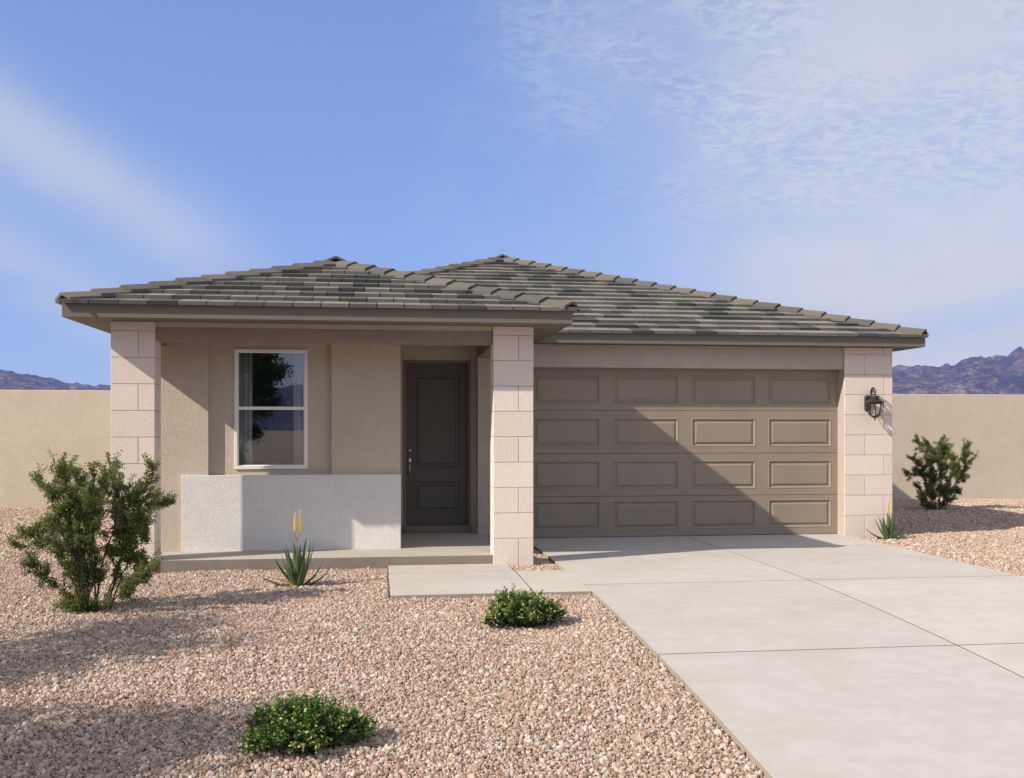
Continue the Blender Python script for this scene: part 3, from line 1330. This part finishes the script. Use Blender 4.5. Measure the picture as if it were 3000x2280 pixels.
# ------------------------------------------------------------------ wall lantern
def build_lantern():
    cx, yw, cz = 7.672, YG - .001, 0.0
    cy = yw - .185
    t = thing('wall_lantern', (cx, yw, 1.70), 'dark bronze caged carriage lantern mounted on the block pier', 'lantern')
    # octagonal-ended backplate
    x0, x1, z0, z1, c = cx - .135, cx - .030, 1.845, 2.100, .03
    pl = [(x0 + c, z0), (x1 - c, z0), (x1, z0 + c), (x1, z1 - c), (x1 - c, z1), (x0 + c, z1), (x0, z1 - c), (x0, z0 + c)]
    pl = [(p + .052, q) for p, q in pl]
    n = len(pl)
    V = [(p, yw + .002, q) for p, q in pl] + [(p, yw - .018, q) for p, q in pl]
    mx, mz = x0 + .1045, (z0 + z1) / 2
    V += [(mx + (p - mx) * .72, yw - .032, mz + (q - mz) * .86) for p, q in pl]
    F = [tuple(range(n))[::-1], tuple(range(2 * n, 3 * n))]
    for r in (0, 1):
        for i in range(n):
            j = (i + 1) % n
            F.append((r * n + i, r * n + j, r * n + n + j, r * n + n + i))
    obj('backplate', mesh('backplate', V, F, 'iron'), t)
    # hooked arm that rises from the plate and drops to the roof of the lantern
    pts = [(mx, yw - .02, 2.01), (mx + .004, yw - .055, 2.03)]
    r = .074
    for k in range(0, 15):
        a = math.radians(200 - k * 15)
        pts.append((cx - .002 + (.010 if k > 7 else 0), yw - .118 + math.cos(a) * r, 2.122 + math.sin(a) * r * 1.2))
    pts.append((cx, cy, 2.085))
    obj('arm', mesh('arm', *tube(pts, .0165, 8), 'iron', True), t)
    obj('loop_scroll', mesh('loop_scroll', *tube([(cx - .002, yw - .118 + math.cos(math.radians(a)) * .026, 2.136 + math.sin(math.radians(a)) * .03) for a in range(-80, 200, 20)], .009, 7), 'iron', True), t)
    # two-tier roof
    cap = [(.012, 2.105), (.020, 2.092), (.040, 2.088), (.078, 2.084), (.080, 2.076), (.058, 2.066), (.056, 2.050), (.072, 2.040), (.112, 2.012), (.152, 1.996), (.158, 1.990), (.156, 1.984), (.132, 1.980), (.126, 1.962), (.118, 1.958)]
    obj('canopy', mesh('canopy', *lathe(cap[::-1], 8, cx, cy, 0, math.pi / 8), 'iron'), t)
    # curved cage bars
    prof = [(.124, 1.965), (.125, 1.925), (.120, 1.885), (.108, 1.845), (.090, 1.810), (.076, 1.790)]
    for k in range(8):
        a = 2 * math.pi * k / 8 + math.pi / 8
        obj('cage_bar', mesh('cage_bar', *tube([(cx + r * math.cos(a), cy + r * math.sin(a), z) for r, z in prof], .0062, 6), 'iron', True), t)
    # base cup and finial
    obj('base_cup', mesh('base_cup', *lathe([(.034, 1.744), (.044, 1.748), (.052, 1.758), (.078, 1.774), (.083, 1.782), (.078, 1.794), (.060, 1.797)], 8, cx, cy, 0, math.pi / 8), 'iron'), t)
    obj('finial', mesh('finial', *lathe([(.002, 1.700), (.008, 1.708), (.013, 1.722), (.008, 1.730), (.014, 1.736), (.016, 1.745)], 10, cx, cy, 0), 'iron', True), t)
    # candle tube and clear bulb
    obj('candle_tube', mesh('candle_tube', *lathe([(.014, 1.795), (.014, 1.862), (.010, 1.866)], 12, cx, cy, 0), 'vinyl', True), t)
    obj('bulb', mesh('bulb', *lathe([(.008, 1.866), (.017, 1.884), (.018, 1.900), (.010, 1.928), (.002, 1.944)], 12, cx, cy, 0), 'glass', True), t)


build_lantern()


# ------------------------------------------------------------------ shrubs
def bez(p0, p1, p2, p3, n):
    out = []
    for i in range(n + 1):
        t = i / n
        a = 1 - t
        out.append(p0 * a ** 3 + p1 * 3 * a * a * t + p2 * 3 * a * t * t + p3 * t ** 3)
    return out


def shrub(name, base, tips, label, seed, leaf=.017, per=30, twigs=8, spread=.42, group=None):
    """open multi-stemmed desert shrub; tips are branch ends (x, z) relative to the base"""
    r = random.Random(seed)
    t = thing(name, base, label, 'shrub', group)
    B = Vector(base)
    tubes, P, D, SH = [], [], [], []

    def leaves_along(pts, n, rad):
        for _ in range(n):
            k = r.random() ** .75
            f = k * (len(pts) - 1)
            i = min(int(f), len(pts) - 2)
            q = pts[i].lerp(pts[i + 1], f - i)
            o = Vector((r.gauss(0, 1), r.gauss(0, 1), r.gauss(.25, 1)))
            P.append(q + o * rad * r.uniform(.1, .55))
            D.append(o + (pts[-1] - pts[0]).normalized() * .9)
            SH.append(r.gauss(.45, .2))

    mains = []
    order = sorted(tips, key=lambda q: -math.hypot(q[0], q[1]))
    order = order[::3] + [q for i, q in enumerate(order) if i % 3]
    n_main = len(order[::3])
    for it, (tx, tz) in enumerate(order):
        dy = r.uniform(-spread, spread) * (.4 + .6 * min(1, tz / .9))
        end = B + Vector((tx, dy, tz))
        st = B + Vector((tx * .17 + r.uniform(-.07, .07), dy * .22 + r.uniform(-.08, .08), -.03))
        if it >= n_main and math.hypot(tx, tz) > .35:
            mp = min(mains, key=lambda m: (m[7] - end).length + (m[5] - end).length)
            st = mp[r.randint(4, 7)]
        d = end - st
        c1 = st + Vector((d.x * .30 + r.uniform(-.05, .05), d.y * .3, d.z * .40))
        c2 = st + Vector((d.x * .62 + r.uniform(-.08, .08), d.y * .65 + r.uniform(-.06, .06), d.z * .74 + r.uniform(-.02, .08)))
        n = 11
        pts = bez(st, c1, c2, end, n)
        for i in range(2, n):
            pts[i] = pts[i] + Vector((r.gauss(0, .010), r.gauss(0, .010), r.gauss(0, .008)))
        if it < n_main:
            mains.append(pts)
        L = d.length
        r0 = .004 + .0056 * L
        tubes.append(tube(pts, [max(.0022, r0 * (1 - .82 * i / n)) for i in range(n + 1)], 5))
        leaves_along(pts[int(n * .62):], int(per * 1.2), .038)
        for _ in range(twigs + (4 if L > .9 else 0)):
            f = r.uniform(.20, .98)
            i = min(int(f * n), n - 1)
            q = pts[i]
            ax = (pts[min(i + 1, n)] - pts[max(i - 1, 0)]).normalized()
            dv = (ax * .8 + Vector((r.gauss(0, .7), r.gauss(0, .7), r.gauss(.25, .5)))).normalized()
            ll = r.uniform(.07, .19) * (.7 + .5 * min(1, L))
            e = q + dv * ll + Vector((0, 0, .02))
            m = q.lerp(e, .5) + Vector((r.gauss(0, .012), r.gauss(0, .012), r.gauss(0, .012)))
            tubes.append(tube([q, m, e], [.0032, .0024, .0014], 4, False))
            leaves_along([q.lerp(m, .4), m, e], int(per * r.uniform(.7, 1.3)), .036)
    obj('stems', mesh('stems', *join(tubes), 'bark', True), t)
    P, D = np.array(P), np.array(D)
    n = len(P)
    obj('foliage', leaf_mesh('foliage', P, D, leaf * RNG.uniform(.7, 1.35, n), leaf * .62 * RNG.uniform(.7, 1.3, n), 'creosote', np.array(SH)), t)
    print(name, 'leaves', n)
    return t


def to_local(tips, bx, by, k):
    return [((x - bx) / k, (by - y) / k) for x, y in tips]


LT = [(350, 525), (285, 650), (180, 745), (430, 590), (330, 720), (540, 670), (500, 740), (490, 850), (300, 930), (150, 1060), (60, 1110), (140, 1225), (220, 1310),
      (430, 930), (600, 600), (660, 640), (700, 610), (780, 640), (850, 690), (750, 740), (1000, 635), (1035, 700), (940, 800), (1045, 830), (1095, 870), (1010, 930),
      (930, 990), (935, 1110), (860, 850), (800, 900), (700, 830), (640, 780), (660, 1000), (780, 1050), (580, 1080), (480, 1150), (1090, 1230), (1010, 1290), (940, 1350), (850, 1430),
      (620, 1230), (380, 1130), (260, 1130), (420, 1480), (560, 1470), (650, 1520), (720, 1180), (500, 1290)]
RT = [(1025, 815), (1100, 830), (1190, 795), (1160, 850), (1250, 865), (1330, 845), (1375, 880), (1290, 905), (1350, 965), (1360, 1045), (1290, 1135), (965, 925), (1010, 945),
      (950, 1020), (1060, 930), (1050, 1000), (1010, 1085), (1040, 1190), (1065, 1215), (1120, 930), (1200, 930), (1150, 1040), (1240, 1040), (1235, 1180), (1100, 880), (1280, 990),
      (1180, 1110), (1100, 1090), (1210, 870), (1300, 1060), (1150, 930), (1220, 1000)]

shrub('creosote_bush', (-2.72, 10.02, -.165), [(x * .87, z * 1.03) for x, z in to_local(LT, 590, 1530, 298.7 * 2.24)], 'large open green desert shrub in front of the left porch column', 3, .0205, 92, 13, .36)
shrub('creosote_bush', (11.63, 19.78, -.14), to_local(RT, 1150, 1245, 139.4 * 2.1), 'green desert shrub standing before the right yard wall', 9, .025, 90, 15, .36)


def ground_cover(base, rx, ry, h, seed, label, n_stems=640, leaf=.026):
    r = random.Random(seed)
    t = thing('ground_cover_plant', base, label, 'plant', 'low flowering ground cover mounds')
    B = Vector(base)
    tubes, P, D, SH, FP, FD, KP, KD = [], [], [], [], [], [], [], []
    lump = [(r.uniform(-1, 1), r.uniform(-1, 1), r.uniform(.75, 1.15)) for _ in range(14)]
    for _ in range(n_stems):
        a, q = r.uniform(0, 2 * math.pi), math.sqrt(r.random())
        rag = .86 + .17 * math.sin(a * 3 + seed) + .13 * math.sin(a * 5.3 + seed * 2.1)
        ux, uy = q * rag * math.cos(a), q * rag * math.sin(a)
        hk = max(.16, math.sqrt(max(0, 1 - q * q * .92)))
        near = min(lump, key=lambda l: (l[0] - ux) ** 2 + (l[1] - uy) ** 2)
        hh = h * hk * near[2] * r.uniform(.55, 1.08)
        if r.random() < .05:
            hh *= 1.32
        st = B + Vector((ux * rx * .62, uy * ry * .62, -.02))
        en = B + Vector((ux * rx + r.gauss(0, .01), uy * ry + r.gauss(0, .01), hh))
        m = st.lerp(en, .55) + Vector((r.gauss(0, .012), r.gauss(0, .012), .015))
        tubes.append(tube([st, m, en], [.0022, .0018, .001], 3, False))
        n = int(7 + 9 * hh / h)
        for k in range(n):
            f = .3 + .7 * (k + r.random()) / n
            p = st.lerp(m, f * 2) if f < .5 else m.lerp(en, f * 2 - 1)
            for s in (-1, 1):
                b = r.uniform(0, 2 * math.pi)
                P.append(p)
                D.append((math.cos(b), math.sin(b), r.uniform(-.1, .7)))
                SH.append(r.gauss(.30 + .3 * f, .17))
        v = r.random()
        if v < .36:
            for k in range(r.randint(2, 4)):
                FP.append(en + Vector((r.gauss(0, .006), r.gauss(0, .006), r.uniform(-.02, .008))))
                FD.append((r.gauss(0, 1), r.gauss(0, 1), r.uniform(0, .8)))
        elif v < .44:
            for k in range(4):
                KP.append(en + Vector((r.gauss(0, .008), r.gauss(0, .008), r.uniform(-.05, .0))))
                KD.append((r.gauss(0, 1), r.gauss(0, 1), r.uniform(0, .8)))
    obj('stems', mesh('cover_stems', *join(tubes), 'cover'), t)
    n = len(P)
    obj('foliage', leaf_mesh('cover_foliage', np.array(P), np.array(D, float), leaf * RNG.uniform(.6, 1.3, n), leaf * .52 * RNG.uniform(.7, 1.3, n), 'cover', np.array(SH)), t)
    n = len(FP)
    obj('blossoms', leaf_mesh('cover_blossoms', np.array(FP), np.array(FD, float), .021, .018, 'petal', RNG.random(n)), t)
    n = len(KP)
    obj('faded_blooms', leaf_mesh('cover_faded', np.array(KP), np.array(KD, float), .015, .012, 'pink', RNG.random(n)), t)


ground_cover((1.275, 9.08, -.195), .40, .36, .305, 21, 'round green ground cover mound beside the driveway corner')
ground_cover((-.475, 6.30, -.352), .43, .36, .255, 33, 'wide green ground cover mound at the front of the gravel', 620)
ground_cover((-5.40, 17.45, -.135), .30, .28, .285, 45, 'small green ground cover mound behind the large left shrub', 420)


# ------------------------------------------------------------------ aloes
def aloe_leaf(az, length, lean, curve, w0, th, r):
    """thick tapering leaf: lean is the tilt from vertical at the base, curve bends it (positive droops outward)"""
    n, V, F = 12, [], []
    p = Vector((0, 0, 0))
    ang = lean
    out = Vector((math.cos(az), math.sin(az), 0))
    side = Vector((-math.sin(az), math.cos(az), 0))
    p = out * .02
    twist = r.uniform(-.12, .12)
    for i in range(n + 1):
        t = i / n
        w = w0 * (1 - t) ** .72 * (.82 + .5 * t) if t < 1 else .0008
        w = max(w, .0009)
        d = out * math.sin(ang) + Vector((0, 0, 1)) * math.cos(ang)
        nn = out * -math.cos(ang) + Vector((0, 0, 1)) * math.sin(ang)      # upper, hollow side
        s = side + nn * twist * t
        h = th * (1 - t) ** .8 + .0006
        V += [p - s * w + nn * h * .55, p - s * w * .55 + nn * h * .05, p + s * w * .55 + nn * h * .05, p + s * w + nn * h * .55, p + s * w * .6 - nn * h * .8, p - s * w * .6 - nn * h * .8]
        p = p + d * (length / n)
        ang += curve / n * (.5 + t)
    for i in range(n):
        for k in range(6):
            k2 = (k + 1) % 6
            F.append((i * 6 + k, i * 6 + k2, i * 6 + 6 + k2, i * 6 + 6 + k))
    F.append((0, 1, 2, 3, 4, 5))
    F.append(tuple(n * 6 + k for k in range(5, -1, -1)))
    return V, F


def aloe(base, s, label, leaves, dry, stalk_h, spikes, seed):
    r = random.Random(seed)
    t = thing('aloe_plant', base, label, 'aloe', 'flowering aloes in the gravel')
    B = Vector(base)
    for i, (az, L, lean, cur) in enumerate(leaves):
        V, F = aloe_leaf(math.radians(az), L * 1.22 * s, math.radians(lean), math.radians(cur), .050 * s, .028 * s, r)
        o = obj('leaf', mesh('aloe_leaf', V, F, 'aloe_dry' if i in dry else 'aloe', True), t, Matrix.Translation(B))
        o.modifiers.new('round', 'SUBSURF').levels = 1
        o.modifiers['round'].render_levels = 1
    top = B + Vector((-.005 * s, .0, stalk_h * s))
    pts = [B, B + Vector((-.012 * s, -.01, stalk_h * .35 * s)), B + Vector((-.014 * s, -.005, stalk_h * .62 * s))]
    st = obj('flower_stalk', mesh('flower_stalk', *tube(pts + [top - Vector((0, 0, .20 * s))], [.0075 * s, .0065 * s, .006 * s, .005 * s], 7), 'stalk', True), t)
    for dx, z0, z1 in spikes:
        a = B + Vector((-.014 * s, -.005, stalk_h * .62 * s))
        b = B + Vector((dx * s, 0, z0 * s))
        e = B + Vector((dx * s, 0, z1 * s))
        obj('spike_stem', mesh('spike_stem', *tube([a, a.lerp(b, .5) + Vector((dx * .3 * s, 0, 0)), b, e], [.005 * s, .0045 * s, .004 * s, .002 * s], 6), 'stalk', True), t)
        parts = []
        m = 86
        for k in range(m):
            f = k / m
            q = b.lerp(e, f)
            an = k * 2.39996
            if f < .75:
                L, dz = .033 * (1 - f * .75), -.75 + f * 1.0
            else:
                L, dz = .016 * (1.25 - f), 1.6
            dv = Vector((math.cos(an), math.sin(an), dz)).normalized()
            parts.append(tube([q, q + dv * L * .5 * s, q + dv * L * s], [.0020 * s, .0036 * s, .0020 * s], 5))
        obj('flower_spike', mesh('flower_spike', *join(parts), 'bloom', True), t)


BIG = [(182, .36, 84, -38), (165, .33, 48, -26), (195, .32, 34, -30), (150, .36, 20, 6), (205, .40, 19, -16), (250, .42, 12, -4), (285, .40, 16, -10), (320, .46, 10, 2), (345, .44, 20, -18),
       (20, .40, 24, -14), (60, .38, 22, -6), (100, .40, 18, 0), (130, .36, 30, -16), (0, .36, 78, -66), (350, .31, 60, -52), (225, .27, 34, -18), (300, .30, 30, -14), (355, .36, 88, 6), (170, .26, 60, 34), (270, .34, 18, -14)]
SML = [(184, .34, 76, -36), (170, .30, 34, -14), (200, .30, 30, -20), (150, .34, 18, 0), (260, .33, 12, -6), (300, .33, 18, -10), (340, .34, 24, -16), (10, .38, 12, -6), (60, .34, 12, 0), (100, .30, 16, 0), (0, .30, 70, -58), (350, .30, 76, 8), (225, .24, 28, -10), (320, .26, 30, -12)]
aloe((-.875, 11.22, -.150), 1.0, 'spiky aloe with twin yellow flower spikes before the porch step', BIG, {18}, .80, [(-.028, .63, .815), (.022, .60, .845)], 4)
aloe((7.84, 14.72, -.145), 1.0, 'small spiky aloe with yellow flower spike below the lantern pier', SML, set(), .62, [(.010, .42, .60)], 8)


# ------------------------------------------------------------------ trees outside the picture
def tree(base, height, rad, crown_z, label, seed, n_leaf=9000, leaf=.075):
    r = random.Random(seed)
    t = thing('shade_tree', base, label, 'tree', 'young street trees')
    B = Vector(base)
    tubes = []
    top = B + Vector((r.uniform(-.2, .2), r.uniform(-.2, .2), height * .62))
    tr = bez(B - Vector((0, 0, .1)), B + Vector((.05, 0, height * .2)), B.lerp(top, .7) + Vector((-.08, .05, 0)), top, 10)
    trunk = obj('trunk', mesh('trunk', *tube(tr, [.11 * (1 - .6 * i / 10) for i in range(11)], 9), 'bark', True), t)
    P, D, SH = [], [], []
    ends = []
    for k in range(26):
        s = tr[r.randint(4, 10)]
        a = r.uniform(0, 2 * math.pi)
        z = r.uniform(crown_z, height)
        f = math.sqrt(max(.1, 1 - ((z - (crown_z + height) / 2) / ((height - crown_z) / 2)) ** 2))
        e = B + Vector((math.cos(a) * rad * f * r.uniform(.6, 1), math.sin(a) * rad * f * r.uniform(.6, 1), z))
        m = s.lerp(e, .5) + Vector((r.gauss(0, .1), r.gauss(0, .1), .12))
        tubes.append(tube([s, m, e], [.035, .02, .006], 5))
        ends.append((m, e))
    for i in range(n_leaf):
        m, e = r.choice(ends)
        q = m.lerp(e, r.uniform(.2, 1.05)) + Vector((r.gauss(0, .18), r.gauss(0, .18), r.gauss(0, .15)))
        P.append(q)
        D.append((r.gauss(0, 1), r.gauss(0, 1), r.gauss(-.2, .7)))
        SH.append(r.random())
    obj('branches', mesh('branches', *join(tubes), 'bark', True), t)
    obj('crown', leaf_mesh('crown', np.array(P), np.array(D), leaf * RNG.uniform(.7, 1.3, n_leaf), leaf * .7, 'tree', np.array(SH)), t)


tree((-5.3, -11.5, -.95), 6.6, 2.1, .9, 'leafy young tree across the street, mirrored in the window', 51, 26000, .12)
tree((-7.0, 7.2, -.35), 4.6, 1.15, 2.2, 'slender leafy tree left of the yard, farther from the street', 52, 9000)
tree((-6.3, 4.7, -.55), 4.5, 1.15, 2.2, 'slender leafy tree left of the yard, nearer the street', 53, 9000)


# ------------------------------------------------------------------ gravel
def build_gravel():
    def region(x0, x1, y0, y1, cell, cond):
        nx, ny = int((x1 - x0) / cell), int((y1 - y0) / cell)
        X, Y = np.meshgrid(np.arange(nx) * cell + x0, np.arange(ny) * cell + y0)
        X = (X + RNG.uniform(.05, .95, X.shape) * cell).ravel()
        Y = (Y + RNG.uniform(.05, .95, Y.shape) * cell).ravel()
        k = cond(X, Y)
        return X[k], Y[k]

    def free(X, Y, m=.014):
        bad = (X > XL - m) & (X < XR + m) & (Y < YG + .3)
        bad |= (X > WX0 - m) & (X < XL + m) & (Y > WY0 - m) & (Y < WY1 + m)
        bad |= (X > WX0 - m) & (X < WXJ - .006 + m) & (Y > WY1 - .1) & (Y < YP + .1)
        bad |= (X > -2.66) & (X < 1.43) & (Y > YP + .024 - m)
        bad |= (X > -3.1487 - m) & (X < 1.4153 + W + m) & (Y > YP - m) & (Y < YP + 2.0)
        bad |= (X > HX0 - m) & (X < HX1 + m) & (Y > YG - m)
        bad |= (X > HX0 - m) & (X < 2.0) & (Y > 13.2)
        bad |= (Y > 22.73 - m)
        return ~bad

    L = lambda X, Y: (X > -.353 * Y - 2.6)
    R = lambda X, Y: (X < .688 * Y + 2.4)
    pts = [
        region(-8.0, XL, 5.2, 13.4, .0176, lambda X, Y: free(X, Y) & L(X, Y)),
        region(1.4, XL, 12.3, YG, .0176, free),
        region(-11.2, HX0, 13.4, 22.75, .030, lambda X, Y: free(X, Y) & L(X, Y)),
        region(XR, 18.4, 8.2, 22.75, .026, lambda X, Y: free(X, Y) & R(X, Y)),
    ]
    X = np.concatenate([p[0] for p in pts])
    Y = np.concatenate([p[1] for p in pts])
    big = np.concatenate([np.full(len(p[0]), s) for p, s in zip(pts, (1.0, 1.0, 1.3, 1.25))])
    g = np.where(Y >= 11.71, -.104, -.104 - .0073 * (11.71 - Y) ** 2)
    lowy = Y < 6
    g[lowy] = -.104 - .0073 * 5.71 ** 2 - (6 - Y[lowy]) * .0834
    und = .011 * np.sin(X * 1.7 + Y * .6) * np.sin(Y * 1.3 - X * .4) + .006 * np.sin(X * 4.1 - Y * 2.3)
    edge = np.minimum(np.abs(X - XL), 1.0)
    und = und * np.clip(edge * 3, .25, 1)
    Z = g - GS + und + RNG.uniform(-.004, .010, len(X))
    me = bpy.data.meshes.new('gravel')
    me.vertices.add(len(X))
    me.vertices.foreach_set('co', np.stack([X, Y, Z], 1).reshape(-1))
    size = np.clip(RNG.lognormal(math.log(.0090), .40, len(X)), .0044, .022) * big
    me.attributes.new('size', 'FLOAT', 'POINT').data.foreach_set('value', size.astype(np.float32))
    o = obj('gravel', me)
    tag(o, 'pinkish tan crushed gravel covering the front yard', 'gravel', None, 'stuff')
    ng = bpy.data.node_groups.new('gravel_scatter', 'GeometryNodeTree')
    ng.interface.new_socket('Geometry', in_out='INPUT', socket_type='NodeSocketGeometry')
    ng.interface.new_socket('Geometry', in_out='OUTPUT', socket_type='NodeSocketGeometry')
    N, K = ng.nodes, ng.links
    gi, go = N.new('NodeGroupInput'), N.new('NodeGroupOutput')
    jn = N.new('GeometryNodeJoinGeometry')
    for v in range(7):
        ico = N.new('GeometryNodeMeshIcoSphere')
        ico.inputs['Radius'].default_value = 1.0
        ico.inputs['Subdivisions'].default_value = 1 if v in (1, 2, 4, 5) else 2
        nz = N.new('ShaderNodeTexNoise')
        nz.noise_dimensions = '4D'
        nz.inputs['Scale'].default_value = .85
        nz.inputs['Detail'].default_value = 1.5
        nz.inputs['W'].default_value = v * 3.7
        sub = N.new('ShaderNodeVectorMath')
        sub.operation = 'SUBTRACT'
        sub.inputs[1].default_value = (.5, .5, .5)
        K.new(nz.outputs['Color'], sub.inputs[0])
        mul = N.new('ShaderNodeVectorMath')
        mul.operation = 'SCALE'
        mul.inputs['Scale'].default_value = 2.1
        K.new(sub.outputs[0], mul.inputs[0])
        sp = N.new('GeometryNodeSetPosition')
        K.new(ico.outputs['Mesh'], sp.inputs['Geometry'])
        K.new(mul.outputs[0], sp.inputs['Offset'])
        ti = N.new('GeometryNodeGeometryToInstance')
        K.new(sp.outputs[0], ti.inputs[0])
        K.new(ti.outputs[0], jn.inputs[0])
    iop = N.new('GeometryNodeInstanceOnPoints')
    iop.inputs['Pick Instance'].default_value = True
    K.new(gi.outputs[0], iop.inputs['Points'])
    sm = N.new('GeometryNodeSetMaterial')
    sm.inputs['Material'].default_value = MT['stone']
    K.new(jn.outputs[0], sm.inputs[0])
    K.new(sm.outputs[0], iop.inputs['Instance'])
    ri = N.new('FunctionNodeRandomValue')
    ri.data_type = 'INT'
    ri.inputs['Min'].default_value = 0 if 'Min' in ri.inputs else 0
    for s in ri.inputs:
        if s.type == 'INT' and s.name == 'Max' and s.enabled:
            s.default_value = 6
        if s.type == 'INT' and s.name == 'Min' and s.enabled:
            s.default_value = 0
    K.new([s for s in ri.outputs if s.enabled][0], iop.inputs['Instance Index'])
    rr = N.new('FunctionNodeRandomValue')
    rr.data_type = 'FLOAT_VECTOR'
    for s in rr.inputs:
        if s.enabled and s.name == 'Max':
            s.default_value = (6.283, 6.283, 6.283)
        if s.enabled and s.name == 'Min':
            s.default_value = (0, 0, 0)
    K.new([s for s in rr.outputs if s.enabled][0], iop.inputs['Rotation'])
    na = N.new('GeometryNodeInputNamedAttribute')
    na.data_type = 'FLOAT'
    na.inputs['Name'].default_value = 'size'
    K.new([s for s in na.outputs if s.enabled][0], iop.inputs['Scale'])
    K.new(iop.outputs[0], go.inputs[0])
    md = o.modifiers.new('scatter', 'NODES')
    md.node_group = ng
    print('gravel', len(X))


build_gravel()


# ------------------------------------------------------------------ haze
def build_haze():
    bm = bmesh.new()
    bm_box(bm, -1800, 1800, -1800, 1800, -4.0, 190)
    o = obj('haze', from_bm('haze', bm))
    m = bpy.data.materials.new('desert_haze')
    m.use_nodes = True
    nt = m.node_tree
    nt.nodes.remove(nt.nodes['Principled BSDF'])
    v = nt.nodes.new('ShaderNodeVolumePrincipled')
    v.inputs['Color'].default_value = (.42, .52, 1.0, 1)
    v.inputs['Density'].default_value = HAZE
    nt.links.new(v.outputs[0], nt.nodes['Material Output'].inputs['Volume'])
    o.data.materials.append(m)
    tag(o, 'thin blue desert haze in front of the mountains', 'haze', None, 'stuff')


HAZE = 0.00023
build_haze()
